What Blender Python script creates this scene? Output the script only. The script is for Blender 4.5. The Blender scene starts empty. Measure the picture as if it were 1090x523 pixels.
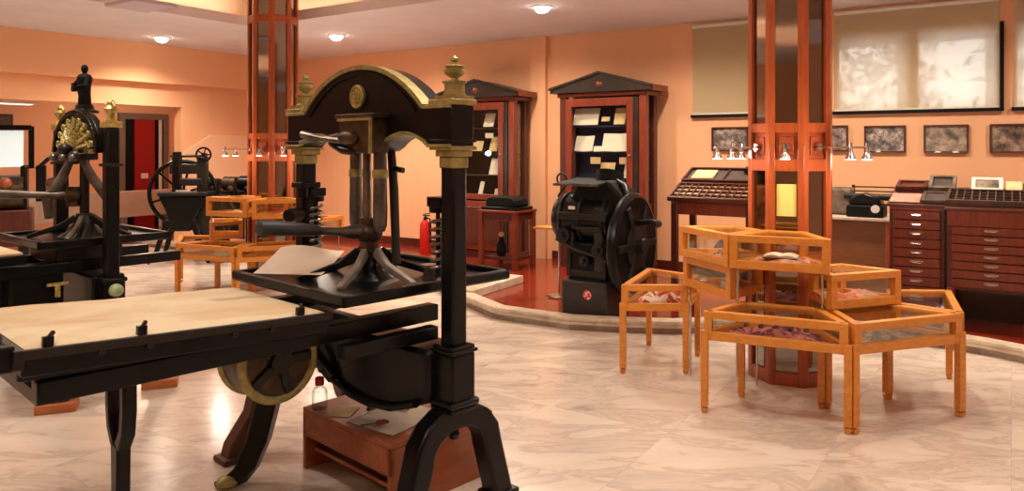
import bpy, math, random
from math import sin, cos, pi, sqrt, atan2, radians
from mathutils import Vector, Matrix, noise
random.seed(7)
SC = bpy.context.scene
COL = SC.collection

# ------------------------------------------------------------------ materials
def lin(c):
    return tuple(((v/255)/12.92 if v/255 <= .04045 else ((v/255+.055)/1.055)**2.4) for v in c) + (1,)
def newmat(name):
    m = bpy.data.materials.new(name); m.use_nodes = True
    nt = m.node_tree; b = nt.nodes['Principled BSDF']
    return m, nt, b
def mat(name, c, rough=.5, metal=0, c2=None, scale=8, stretch=(1,1,1), bump=0, bscale=60, spec=.5, coat=0, ramp=(.35,.65), detail=4, distort=0):
    m, nt, b = newmat(name)
    b.inputs['Roughness'].default_value = rough
    b.inputs['Metallic'].default_value = metal
    b.inputs['Specular IOR Level'].default_value = spec
    b.inputs['Coat Weight'].default_value = coat
    b.inputs['Base Color'].default_value = lin(c)
    tc = nt.nodes.new('ShaderNodeTexCoord')
    mp = nt.nodes.new('ShaderNodeMapping'); mp.inputs['Scale'].default_value = stretch
    nt.links.new(tc.outputs['Object'], mp.inputs['Vector'])
    if c2:
        n = nt.nodes.new('ShaderNodeTexNoise'); n.inputs['Scale'].default_value = scale
        n.inputs['Detail'].default_value = detail; n.inputs['Distortion'].default_value = distort
        r = nt.nodes.new('ShaderNodeValToRGB')
        r.color_ramp.elements[0].position = ramp[0]; r.color_ramp.elements[0].color = lin(c)
        r.color_ramp.elements[1].position = ramp[1]; r.color_ramp.elements[1].color = lin(c2)
        nt.links.new(mp.outputs[0], n.inputs['Vector']); nt.links.new(n.outputs['Fac'], r.inputs['Fac'])
        nt.links.new(r.outputs['Color'], b.inputs['Base Color'])
    if bump:
        n2 = nt.nodes.new('ShaderNodeTexNoise'); n2.inputs['Scale'].default_value = bscale; n2.inputs['Detail'].default_value = 3
        bp = nt.nodes.new('ShaderNodeBump'); bp.inputs['Strength'].default_value = bump; bp.inputs['Distance'].default_value = .01
        nt.links.new(mp.outputs[0], n2.inputs['Vector']); nt.links.new(n2.outputs['Fac'], bp.inputs['Height'])
        nt.links.new(bp.outputs['Normal'], b.inputs['Normal'])
    return m
def emit(name, c, s):
    m, nt, b = newmat(name)
    b.inputs['Base Color'].default_value = lin(c)
    b.inputs['Emission Color'].default_value = lin(c); b.inputs['Emission Strength'].default_value = s
    return m

IRON = mat('black_iron', (9,10,12), .30, 0, (17,18,20), 12, bump=.06, bscale=40, spec=.24)
IRON2 = mat('worn_iron', (19,18,17), .42, .2, (34,30,27), 14, bump=.1, bscale=50)
PALEST = mat('pale_steel', (168,162,154), .35, .3, (130,124,116), 12)
TOGGLE = mat('grey_toggle_steel', (104,98,92), .4, .35, (70,66,62), 10)
STEEL = mat('dull_steel', (140,134,126), .34, .75, (96,90,84), 10)
GREYWOOD = mat('grey_grip_wood', (62,66,72), .5, 0, (40,42,46), 10, (1,1,1))
BRASS = mat('aged_brass', (178,164,104), .45, .45, (138,132,82), 22)
GILT = mat('bright_gilding', (222,204,128), .4, .35, (150,132,66), 40)
BRONZE = mat('dark_bronze', (84,62,40), .4, .4, (50,38,28), 18)
CREAM = mat('cream_felt', (222,209,180), .85, 0, (204,178,138), 2.6, (1,1.6,1), bump=.12, bscale=30, ramp=(.42,.72), distort=.6)
PAPER = mat('white_paper', (235,226,212), .8, 0, (226,214,196), 6)
PAPER2 = mat('yellowed_paper', (226,200,150), .8, 0, (204,176,128), 9)
BROWNLEG = mat('brown_painted_iron', (92,52,36), .5, 0, (72,40,30), 9)
def wood(name, c, c2, rough=.4, coat=.15, st=(2,14,14)):
    return mat(name, c, rough, 0, c2, 3.2, st, bump=.03, bscale=20, coat=coat, ramp=(.3,.7), distort=.5)
HONEY = wood('honey_beech', (226,150,62), (208,130,48), .36)
MAHOG = wood('mahogany', (126,52,30), (100,38,22), .32, .2, (10,10,1.4))
MAHOG2 = wood('dark_mahogany', (88,34,22), (66,24,16), .36, .2, (10,10,1.4))
CHERRY = wood('cherry_cladding', (178,86,42), (156,70,33), .3, .25, (12,12,1.2))
CHERRYB = wood('cherry_belt', (166,76,38), (146,62,30), .35, .2, (2,2,8))
LOWOOD = wood('redbrown_table_wood', (170,94,54), (146,76,42), .4, .1, (1.5,10,10))
BLOCK = wood('pine_block', (196,118,66), (170,96,52), .6, 0)
BLACKWOOD = mat('black_lacquer', (30,24,20), .35, 0, (42,34,28), 6, coat=.2)
NAVY = mat('navy_lining', (44,54,92), .8)
OLIVE = mat('olive_lining', (70,54,38), .8)
CELLTAN = mat('type_cells', (206,170,118), .6, 0, (132,92,58), 26, ramp=(.42,.58))
DARKTRAY = mat('dark_tray', (58,46,42), .5, 0, (84,68,60), 20)
CHROME = mat('chrome', (200,200,200), .18, 1)
REDPAINT = mat('red_enamel', (190,28,22), .35)
REDDOOR = mat('red_door', (150,14,20), .4)
GREYFRAME = mat('grey_door_frame', (120,104,92), .5)
WHITEP = mat('white_plastic', (226,222,212), .5)
RADI = mat('pale_panel', (206,186,168), .6, 0, (196,176,156), 4)
BLACKM = mat('matt_black', (11,11,11), .65, spec=.2)
DKGREY = mat('charcoal_paint', (52,48,46), .45, 0, (40,37,36), 9)
STONE = mat('litho_stone', (126,108,92), .7, 0, (88,74,64), 14, bump=.2, bscale=20)
PINK = mat('pink_print', (206,150,132), .7, 0, (188,120,104), 14)
CLOTHR = mat('red_white_cloth', (176,40,36), .85, 0, (232,214,196), 16, ramp=(.46,.54))
CLOTHP = mat('purple_red_cloth', (110,40,66), .85, 0, (196,120,110), 22, ramp=(.44,.58))
CLOTHK = mat('pink_cloth', (224,110,90), .85, 0, (238,190,168), 12, ramp=(.42,.6))
CLOTHD = mat('dark_patterned_cloth', (64,46,40), .85, 0, (146,124,98), 20, ramp=(.44,.58))
CUSH = mat('straw_cushion', (206,186,120), .85, 0, (178,150,88), 15)
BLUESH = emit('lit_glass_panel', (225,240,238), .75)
LAMPW = emit('halogen_face', (255,240,214), 9)
DOWNE = emit('downlight_lens', (255,244,226), 26)
TUBE = emit('fluorescent_strip', (255,236,214), 1.6)
STICK = mat('red_sticker', (220,40,50), .5, 0, (240,190,190), 40, ramp=(.5,.56))
SEAMAT = mat('ceiling_paint', (226,222,228), .9, 0, (220,216,222), 3)
COVE = mat('recess_paint', (236,206,182), .9, 0, (230,198,174), 2)
YELLOW = mat('pale_yellow', (240,214,120), .8, 0, (234,206,112), 5)

def wallmat(name, c, c2):
    m = mat(name, c, .75, 0, c2, 1.3, (1,1,.5), ramp=(.3,.7))
    nt = m.node_tree; b = nt.nodes['Principled BSDF']
    tc = nt.nodes.new('ShaderNodeTexCoord'); w = nt.nodes.new('ShaderNodeTexWave')
    w.bands_direction = 'X'; w.inputs['Scale'].default_value = 2.1; w.inputs['Distortion'].default_value = 0
    bp = nt.nodes.new('ShaderNodeBump'); bp.inputs['Strength'].default_value = .12; bp.inputs['Distance'].default_value = .02
    nt.links.new(tc.outputs['Object'], w.inputs['Vector']); nt.links.new(w.outputs['Fac'], bp.inputs['Height'])
    nt.links.new(bp.outputs['Normal'], b.inputs['Normal'])
    return m
PEACH = wallmat('peach_wall', (240,184,142), (235,177,134))

def marble():
    m, nt, b = newmat('polished_marble')
    b.inputs['Roughness'].default_value = .2
    b.inputs['Specular IOR Level'].default_value = .55
    tc = nt.nodes.new('ShaderNodeTexCoord')
    mp = nt.nodes.new('ShaderNodeMapping'); mp.inputs['Rotation'].default_value = (0,0,.5); mp.inputs['Scale'].default_value = (1,2.6,1)
    nt.links.new(tc.outputs['Object'], mp.inputs['Vector'])
    # per-slab shift so that the veining breaks at the joints
    br = nt.nodes.new('ShaderNodeTexBrick'); br.offset = 0; br.inputs['Scale'].default_value = 1
    br.inputs['Brick Width'].default_value = .8; br.inputs['Row Height'].default_value = .8
    br.inputs['Mortar Size'].default_value = .0015; br.inputs['Color1'].default_value = (0,0,0,1); br.inputs['Color2'].default_value = (1,1,1,1)
    br.inputs['Mortar'].default_value = (.5,.5,.5,1)
    mp2 = nt.nodes.new('ShaderNodeMapping'); mp2.inputs['Rotation'].default_value = (0,0,radians(33.6))
    nt.links.new(tc.outputs['Object'], mp2.inputs['Vector']); nt.links.new(mp2.outputs[0], br.inputs['Vector'])
    ad = nt.nodes.new('ShaderNodeVectorMath'); ad.operation = 'MULTIPLY_ADD'
    ad.inputs[1].default_value = (3.3,5.1,2.2)
    nt.links.new(br.outputs['Color'], ad.inputs[0]); nt.links.new(mp.outputs[0], ad.inputs[2])
    n1 = nt.nodes.new('ShaderNodeTexNoise'); n1.inputs['Scale'].default_value = 1.5; n1.inputs['Detail'].default_value = 10; n1.inputs['Distortion'].default_value = .75; n1.inputs['Roughness'].default_value=.6
    nt.links.new(ad.outputs[0], n1.inputs['Vector'])
    r = nt.nodes.new('ShaderNodeValToRGB'); cr = r.color_ramp
    cr.elements[0].position = .28; cr.elements[0].color = lin((166,152,142))
    cr.elements[1].position = .74; cr.elements[1].color = lin((232,220,208))
    e = cr.elements.new(.44); e.color = lin((216,201,187))
    e = cr.elements.new(.485); e.color = lin((199,184,171))
    e = cr.elements.new(.52); e.color = lin((220,206,192))
    nt.links.new(n1.outputs['Fac'], r.inputs['Fac'])
    mx = nt.nodes.new('ShaderNodeMixRGB'); mx.blend_type = 'MULTIPLY'
    mx.inputs['Color2'].default_value = (.86,.84,.82,1)
    nt.links.new(br.outputs['Fac'], mx.inputs['Fac']); nt.links.new(r.outputs['Color'], mx.inputs['Color1'])
    nt.links.new(mx.outputs[0], b.inputs['Base Color'])
    n3 = nt.nodes.new('ShaderNodeTexNoise'); n3.inputs['Scale'].default_value = 3
    bp = nt.nodes.new('ShaderNodeBump'); bp.inputs['Strength'].default_value = .05; bp.inputs['Distance'].default_value = .02
    nt.links.new(tc.outputs['Object'], n3.inputs['Vector']); nt.links.new(n3.outputs['Fac'], bp.inputs['Height']); nt.links.new(bp.outputs['Normal'], b.inputs['Normal'])
    return m
MARBLE = marble()
CURB = mat('curb_marble', (222,208,188), .35, 0, (190,172,150), 5, bump=.05, detail=8, distort=1)
def brickmat():
    m, nt, b = newmat('curb_tiles')
    tc = nt.nodes.new('ShaderNodeTexCoord'); br = nt.nodes.new('ShaderNodeTexBrick')
    br.inputs['Color1'].default_value = lin((192,174,154)); br.inputs['Color2'].default_value = lin((172,154,136)); br.inputs['Mortar'].default_value = lin((120,100,84))
    br.inputs['Scale'].default_value = 5; br.inputs['Mortar Size'].default_value = .02
    nt.links.new(tc.outputs['Object'], br.inputs['Vector']); nt.links.new(br.outputs['Color'], b.inputs['Base Color']); b.inputs['Roughness'].default_value = .4
    return m
REDFLOOR = wood('red_plank_floor', (140,46,24), (116,34,18), .22, .35, (2,2,2))

def glassmat(name, tint=(1,1,1), a=.12):
    m, nt, b = newmat(name)
    out = nt.nodes['Material Output']
    tr = nt.nodes.new('ShaderNodeBsdfTransparent'); tr.inputs[0].default_value = (*tint,1)
    gl = nt.nodes.new('ShaderNodeBsdfGlossy'); gl.inputs['Roughness'].default_value = .03
    mx = nt.nodes.new('ShaderNodeMixShader'); lw = nt.nodes.new('ShaderNodeFresnel'); lw.inputs[0].default_value = 1.4
    mm = nt.nodes.new('ShaderNodeMath'); mm.operation = 'MULTIPLY'; mm.inputs[1].default_value = .42
    nt.links.new(lw.outputs[0], mm.inputs[0]); nt.links.new(mm.outputs[0], mx.inputs[0])
    nt.links.new(tr.outputs[0], mx.inputs[1]); nt.links.new(gl.outputs[0], mx.inputs[2]); nt.links.new(mx.outputs[0], out.inputs[0])
    return m
GLASS = glassmat('case_glass', (.96,.97,.95))
BOTTLE = glassmat('bottle_glass', (.8,.84,.84))
MIRROR = mat('smoked_mirror', (150,146,142), .05, 1)
def blindmat():
    m, nt, b = newmat('roller_blind_fabric')
    out = nt.nodes['Material Output']
    d = nt.nodes.new('ShaderNodeBsdfDiffuse'); d.inputs[0].default_value = lin((224,204,164))
    t = nt.nodes.new('ShaderNodeBsdfTranslucent'); t.inputs[0].default_value = lin((240,242,244))
    mx = nt.nodes.new('ShaderNodeMixShader'); mx.inputs[0].default_value = .5
    nt.links.new(d.outputs[0], mx.inputs[1]); nt.links.new(t.outputs[0], mx.inputs[2]); nt.links.new(mx.outputs[0], out.inputs[0])
    return m
BLIND = blindmat()
LEAF = mat('garden_leaf', (92,104,60), .7, 0, (120,124,70), 5)
def photomat(name, c1, c2, c3, sc, seed):
    m, nt, b = newmat(name); b.inputs['Roughness'].default_value = .35
    tc = nt.nodes.new('ShaderNodeTexCoord'); mp = nt.nodes.new('ShaderNodeMapping'); mp.inputs['Location'].default_value = (seed,seed*2.3,seed)
    n = nt.nodes.new('ShaderNodeTexNoise'); n.inputs['Scale'].default_value = sc; n.inputs['Detail'].default_value = 6
    r = nt.nodes.new('ShaderNodeValToRGB'); r.color_ramp.elements[0].position=.36; r.color_ramp.elements[0].color = lin(c1)
    r.color_ramp.elements[1].position=.66; r.color_ramp.elements[1].color = lin(c3)
    e = r.color_ramp.elements.new(.5); e.color = lin(c2); n.inputs['Distortion'].default_value=.25; n.inputs['Roughness'].default_value=.72
    nt.links.new(tc.outputs['Object'], mp.inputs[0]); nt.links.new(mp.outputs[0], n.inputs['Vector']); nt.links.new(n.outputs['Fac'], r.inputs[0]); nt.links.new(r.outputs[0], b.inputs['Base Color'])
    return m
PHOTOS = [photomat('photo_print_a', (44,46,54),(112,104,100),(206,190,176),9,1), photomat('photo_print_b', (50,54,66),(140,124,116),(220,204,190),8,7),
          photomat('photo_print_c', (40,44,58),(120,110,106),(216,200,188),10,13), photomat('photo_print_d', (72,66,62),(150,132,114),(206,186,160),7,21),
          photomat('photo_print_e', (48,40,36),(120,98,82),(190,168,146),8,31)]

# ------------------------------------------------------------------ mesh builder
class MB:
    def __init__(s): s.v = []; s.f = []
    def add(s, vs, fs, M=None):
        o = len(s.v)
        s.v += [tuple(M @ Vector(v)) if M else tuple(v) for v in vs]
        s.f += [tuple(i+o for i in f) for f in fs]
        return s
    def box(s, c, d, rz=0, M=None, rx=0, ry=0):
        x,y,z = d[0]/2,d[1]/2,d[2]/2
        vs = [(-x,-y,-z),(x,-y,-z),(x,y,-z),(-x,y,-z),(-x,-y,z),(x,-y,z),(x,y,z),(-x,y,z)]
        T = Matrix.Translation(c) @ Matrix.Rotation(rz,4,'Z') @ Matrix.Rotation(ry,4,'Y') @ Matrix.Rotation(rx,4,'X')
        if M: T = M @ T
        return s.add(vs, [(3,2,1,0),(4,5,6,7),(0,1,5,4),(1,2,6,5),(2,3,7,6),(3,0,4,7)], T)
    def bb(s, a, b):
        return s.box([(a[i]+b[i])/2 for i in range(3)], [abs(b[i]-a[i]) for i in range(3)])
    def tube(s, pts, r, n=10, closed=False, caps=True):
        P = [Vector(p) for p in pts]; k = len(P)
        R = r if isinstance(r,(list,tuple)) else [r]*k
        o = len(s.v); up = None
        for i in range(k):
            if closed: t = P[(i+1)%k]-P[i-1]
            else: t = P[min(i+1,k-1)]-P[max(i-1,0)]
            t.normalize()
            if up is None:
                a = Vector((0,0,1)) if abs(t.z)<.9 else Vector((1,0,0))
                up = (a - t*a.dot(t)).normalized()
            else:
                up = (up - t*up.dot(t)).normalized()
            sd = t.cross(up)
            for j in range(n):
                a = 2*pi*j/n
                s.v.append(tuple(P[i] + (up*cos(a)+sd*sin(a))*R[i]))
        m = k if closed else k-1
        for i in range(m):
            for j in range(n):
                a=o+i*n+j; b=o+i*n+(j+1)%n; c=o+((i+1)%k)*n+(j+1)%n; d=o+((i+1)%k)*n+j
                s.f.append((a,b,c,d))
        if caps and not closed:
            s.f.append(tuple(o+j for j in reversed(range(n)))); s.f.append(tuple(o+(k-1)*n+j for j in range(n)))
        return s
    def cyl(s, p0, p1, r0, r1=None, n=20):
        return s.tube([p0,p1], [r0, r0 if r1 is None else r1], n)
    def lathe(s, prof, c=(0,0,0), n=18, sx=1, sy=1):
        o = len(s.v); k = len(prof)
        for r,z in prof:
            for j in range(n):
                a = 2*pi*j/n; s.v.append((c[0]+r*cos(a)*sx, c[1]+r*sin(a)*sy, c[2]+z))
        for i in range(k-1):
            for j in range(n):
                s.f.append((o+i*n+j, o+i*n+(j+1)%n, o+(i+1)*n+(j+1)%n, o+(i+1)*n+j))
        s.f.append(tuple(o+j for j in reversed(range(n)))); s.f.append(tuple(o+(k-1)*n+j for j in range(n)))
        return s
    def prism(s, poly, ax, t0, t1):
        n = len(poly)
        def P(a,b,t): return {'x':(t,a,b),'y':(a,t,b),'z':(a,b,t)}[ax]
        vs = [P(a,b,t0) for a,b in poly]+[P(a,b,t1) for a,b in poly]
        fs = [tuple(reversed(range(n))), tuple(range(n,2*n))]+[(i,(i+1)%n,n+(i+1)%n,n+i) for i in range(n)]
        return s.add(vs, fs)
    def ring(s, outer, inner, ax, t0, t1):
        n = len(outer)
        def P(a,b,t): return {'x':(t,a,b),'y':(a,t,b),'z':(a,b,t)}[ax]
        vs = [P(*p,t0) for p in outer]+[P(*p,t0) for p in inner]+[P(*p,t1) for p in outer]+[P(*p,t1) for p in inner]
        fs = []
        for i in range(n):
            j=(i+1)%n
            fs += [(i,n+i,n+j,j),(2*n+i,2*n+j,3*n+j,3*n+i),(i,j,2*n+j,2*n+i),(n+i,3*n+i,3*n+j,n+j)]
        return s.add(vs, fs)
    def band(s, line, w, ax, t0, t1):
        # strip of width w laid inside of a 2-D line (to its left), extruded
        n=len(line); inn=[]
        for i in range(n):
            a=Vector(line[max(i-1,0)]); b=Vector(line[min(i+1,n-1)]); t=(b-a).normalized()
            inn.append((line[i][0]-t.y*w, line[i][1]+t.x*w))
        for i in range(n-1):
            s.prism([line[i],line[i+1],inn[i+1],inn[i]], ax, t0, t1)
        return s
    def sweep(s, path, w, d, side):
        # rectangular section: w across the path in its plane, d along side
        P=[Vector(p) for p in path]; sd=Vector(side).normalized(); k=len(P); o=len(s.v)
        W = w if isinstance(w,(list,tuple)) else [w]*k
        D = d if isinstance(d,(list,tuple)) else [d]*k
        for i in range(k):
            t=(P[min(i+1,k-1)]-P[max(i-1,0)]).normalized(); nn=t.cross(sd).normalized()
            for a,b in ((-1,-1),(1,-1),(1,1),(-1,1)):
                s.v.append(tuple(P[i]+nn*a*W[i]/2+sd*b*D[i]/2))
        for i in range(k-1):
            for j in range(4):
                s.f.append((o+i*4+j,o+i*4+(j+1)%4,o+(i+1)*4+(j+1)%4,o+(i+1)*4+j))
        s.f.append((o+3,o+2,o+1,o)); e=o+(k-1)*4; s.f.append((e,e+1,e+2,e+3))
        return s
    def bar(s, p0, p1, w, h):
        a=Vector(p0); b=Vector(p1); t=b-a
        return s.sweep([a,b], w, h, (0,0,1))
    def ball(s, c, r, n=14, m=8, sc=(1,1,1)):
        vs=[]; fs=[]
        for i in range(m+1):
            t=pi*i/m
            for j in range(n):
                a=2*pi*j/n; vs.append((c[0]+r*sin(t)*cos(a)*sc[0], c[1]+r*sin(t)*sin(a)*sc[1], c[2]-r*cos(t)*sc[2]))
        for i in range(m):
            for j in range(n): fs.append((i*n+j,i*n+(j+1)%n,(i+1)*n+(j+1)%n,(i+1)*n+j))
        return s.add(vs,fs)
    def torus(s, c, R, r, ax='x', n=36, k=10):
        pts=[]
        for i in range(n):
            a=2*pi*i/n; p,q=R*cos(a),R*sin(a)
            pts.append({'x':(c[0],c[1]+p,c[2]+q),'y':(c[0]+p,c[1],c[2]+q),'z':(c[0]+p,c[1]+q,c[2])}[ax])
        return s.tube(pts, r, k, closed=True)
    def build(s, name, m, parent=None, bevel=0, ang=35, seg=2, loc=None):
        me=bpy.data.meshes.new(name); me.from_pydata(s.v,[],s.f); me.validate(); 
        import bmesh
        b=bmesh.new(); b.from_mesh(me); bmesh.ops.remove_doubles(b, verts=b.verts, dist=1e-5) if False else None
        bmesh.ops.recalc_face_normals(b, faces=b.faces); b.to_mesh(me); b.free()
        me.polygons.foreach_set('use_smooth',[True]*len(me.polygons)); me.set_sharp_from_angle(angle=radians(ang))
        me.materials.append(m)
        o=bpy.data.objects.new(name, me); COL.objects.link(o)
        if parent: o.parent=parent
        if loc: o.location=loc
        if bevel:
            md=o.modifiers.new('edge','BEVEL'); md.width=bevel; md.segments=seg; md.limit_method='ANGLE'; md.angle_limit=radians(40)
        return o
def thing(name, label, cat, loc=(0,0,0), rz=0, group=None):
    o=bpy.data.objects.new(name,None); COL.objects.link(o); o.location=loc; o.rotation_euler=(0,0,rz); o.empty_display_size=.1
    o['label']=label; o['category']=cat
    if group: o['group']=group
    return o
def tag(o, label, cat, group=None, loc=None, rz=0):
    o['label']=label; o['category']=cat
    if group: o['group']=group
    if loc is not None: o.location=loc
    if rz: o.rotation_euler[2]=rz
    return o
def struct(o): o['kind']='structure'; return o

# ------------------------------------------------------------------ room frame (u along the window wall, v into it)
RZ = -radians(33.6)
def W(u,v,z=0): return (u*cos(RZ)-v*sin(RZ), u*sin(RZ)+v*cos(RZ), z)
ROOM_U0, ROOM_U1, ROOM_V0, ROOM_V1 = -10.84, 5.5, -4.0, 9.0
ALC = -14.1
CE = 3.15
FZ = .05   # red floor level
def rstruct(mb, name, m, bevel=0):
    o=mb.build(name,m,None,bevel); o.rotation_euler=(0,0,RZ); return struct(o)

struct(MB().bb((-16,-6,-.1),(8,18,0)).build('floor', MARBLE))
# back wall with openings behind the bright blinds
wb=MB(); T=.25; v0=ROOM_V1
pan=[(-1.58,-.92),(-.80,-.12),(.06,.8),(.9,1.7)]
wb.bb((ALC,v0,0),(ROOM_U1,v0+T,2.0)); wb.bb((ALC,v0,2.82),(ROOM_U1,v0+T,3.6))
e=ALC
for a,b in pan:
    wb.bb((e,v0,2.0),(a,v0+T,2.82)); e=b
wb.bb((e,v0,2.0),(ROOM_U1,v0+T,2.82))
rstruct(wb,'wall_back',PEACH)
rstruct(MB().bb((-5.62,v0-.07,0),(-5.38,v0,CE)),'wall_back_pilaster',PEACH)
rstruct(MB().bb((ROOM_U1,ROOM_V0,0),(ROOM_U1+.2,ROOM_V1,3.6)),'wall_right',PEACH)
rstruct(MB().bb((ALC,ROOM_V0-.2,0),(ROOM_U1,ROOM_V0,3.6)),'wall_front',PEACH)
wl=MB().bb((ROOM_U0-.2,6.95,0),(ROOM_U0,ROOM_V1,CE)); wl.bb((ROOM_U0-.2,ROOM_V0,2.23),(ROOM_U0,6.95,CE))
rstruct(wl,'wall_left',PEACH)
rstruct(MB().bb((ROOM_U0,ROOM_V0,2.57),(ROOM_U0+.14,ROOM_V1,CE)),'trim_1',PEACH)
rstruct(MB().bb((ALC-.2,ROOM_V0,0),(ALC,ROOM_V1,2.6)),'wall_alcove',PEACH)
rstruct(MB().prism([(6.97,0),(8.95,0),(8.95,1.80),(7.45,1.80),(6.97,1.52)],'x',ROOM_U0,ROOM_U0+.03),'trim_lit_patch',wallmat('lit_patch_paint',(248,200,164),(244,194,156)))  # paler raised shape paints a patch of light onto the left wall
# ceiling: perimeter soffit and raised tray
R0,R1,Q0,Q1 = -8.1,4.0,-2.5,6.18
cs=MB()
cs.bb((ROOM_U0,Q1,CE),(ROOM_U1,ROOM_V1,CE+.12)); cs.bb((ROOM_U0,ROOM_V0,CE),(ROOM_U1,Q0,CE+.12))
cs.bb((ROOM_U0,Q0,CE),(R0,Q1,CE+.12)); cs.bb((R1,Q0,CE),(ROOM_U1,Q1,CE+.12))
rstruct(cs,'ceiling',SEAMAT)
rc=MB().bb((R0-.5,Q0-.5,CE+.42),(R1+.5,Q1+.5,CE+.5))
for a,b in (((R0-.55,Q0-.5),(R0-.5,Q1+.5)),((R1+.5,Q0-.5),(R1+.55,Q1+.5)),((R0-.5,Q0-.55),(R1+.5,Q0-.5)),((R0-.5,Q1+.5),(R1+.5,Q1+.55))):
    rc.bb((*a,CE+.12),(*b,CE+.5))
rstruct(rc,'ceiling_recess',COVE)
rstruct(MB().bb((ALC,ROOM_V0,2.42),(ROOM_U0-.2,ROOM_V1,2.5)),'ceiling_alcove',PEACH)
# skirting
rstruct(MB().bb((ROOM_U0,v0-.02,FZ),(-5.7,v0,FZ+.12)).bb((-5.3,v0-.02,FZ),(ROOM_U1,v0,FZ+.12)),'baseboard_back',MAHOG2)

# red floor and marble curb
edge=[(-9.4,14.4),(-4.3,11.1),(-1.0,8.9),(-.7,8.05),(-.44,7.5),(-.16,7.0),(.5,6.58),(.95,6.48),(1.41,6.42),(2.1,6.55),(2.9,6.35),(3.4,6.0),(3.62,5.8),(3.76,5.6),(4.0,5.3),(4.8,4.75),(6.8,3.4)]
pf=edge+[W(5.4,8.99)[:2],W(-13.9,8.99)[:2]]
struct(MB().prism(pf,'z',.0,FZ).build('floor_platform',REDFLOOR))
n=len(edge); inn=[]
for i in range(n):
    a=Vector(edge[max(i-1,0)]); b=Vector(edge[min(i+1,n-1)]); t=(b-a).normalized(); inn.append((edge[i][0]-t.y*.13,edge[i][1]+t.x*.13))
cb=MB(); ct=MB()
for i in range(n-1):
    cb.prism([edge[i],edge[i+1],inn[i+1],inn[i]],'z',0,.085)
out=[(2*edge[i][0]*.5+(edge[i][0]-inn[i][0])*.12, edge[i][1]+(edge[i][1]-inn[i][1])*.12) for i in range(n)]
for i in range(n-1):
    ct.prism([out[i],out[i+1],inn[i+1],inn[i]],'z',.085,.112)
struct(cb.build('trim_2',CURB)); struct(ct.build('trim_3',CURB,None,.004))
a=Vector((-.40,7.68)); b=Vector((.13,8.6)); t=(b-a).normalized(); nrm=Vector((-t.y,t.x))*.34
struct(MB().prism([tuple(a),tuple(b),tuple(b+nrm),tuple(a+nrm)],'z',FZ,.135).build('trim_4',CURB,None,.006))
# alcove red floor
rstruct(MB().bb((ALC,1,0),(-12.2,ROOM_V1,.03)),'floor_alcove',REDFLOOR)

# ------------------------------------------------------------------ windows / blinds
def window(idx,u0,u1,panes):
    w=struct(MB().bb((u0,v0-.05,1.965),(u1,v0+.02,2.0)).build(f'window_{idx}',BLACKM)); w.rotation_euler=(0,0,RZ)
    MB().bb((u1-.035,v0-.06,2.0),(u1,v0,3.07 if idx==1 else 2.86)).build('frame',BLACKM,w)
    for a,b in panes:
        f=MB(); 
        for q in (a,b): f.bb((q-.02,v0+.06,2.0),(q+.02,v0+.1,2.82))
        f.bb((a,v0+.06,2.0),(b,v0+.1,2.04)); f.bb((a,v0+.06,2.78),(b,v0+.1,2.82)); f.build('frame',BLACKM,w)
        MB().bb((a,v0+.075,2.02),(b,v0+.08,2.8)).build('pane',GLASS,w)
window(1,-3.3,-1.78,[]); window(2,-1.66,-.06,pan[:2]); window(3,.0,1.75,pan[2:])
for (u0,u1,lab) in ((-3.28,-1.82,'unlit beige roller blind beside the tall mirrored pillar'),(-1.64,-.10,'wide roller blind glowing with daylight in two panes'),(.03,1.72,'roller blind at the edge of the frame, past the dark window post')):
    o=thing('roller_blind',lab,'blind',W((u0+u1)/2,v0-.03,2.01),RZ,'roller blinds on the window wall'); h=(u1-u0)/2
    MB().bb((-h,-.004,0),(h,.0,1.06)).build('fabric',BLIND,o)
    MB().cyl((-h,0,1.08),(h,0,1.08),.025).build('roller',WHITEP,o)
    MB().bb((-h,-.01,-.012),(h,.006,.008)).build('bottom_bar',WHITEP,o)
# garden beyond the glass
for k,(u,v,zc,lab) in enumerate(((-1.15,9.75,2.35,'leafy garden shrub outside behind the wide glowing blind'),(.8,9.75,2.35,'leafy garden shrub outside behind the far right blind'))):
    g=MB()
    for i in range(420):
        a=random.uniform(0,2*pi); r=random.random()**.5*.95; z=random.uniform(-.1,.8)
        c=(r*cos(a)*.95, r*sin(a)*.32, z+.25*random.random()); q=random.uniform(.05,.11); e1=Vector((random.gauss(0,1),random.gauss(0,1),random.gauss(0,1))).normalized()*q; e2=e1.orthogonal().normalized()*q*.55
        c=Vector(c); g.add([c-e1,c+e2,c+e1,c-e2],[(0,1,2,3)])
    t_=thing('garden_shrub',lab,'shrub',W(u,v,0),RZ,'shrubs outside the windows')
    g2=g.build('foliage',LEAF,t_); g2.location=(0,0,zc-.1)
    MB().tube([(0,0,0),(.03,0,1.2),(0,0,zc)],[.05,.04,.02],8).build('stem',BROWNLEG,t_)

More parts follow.
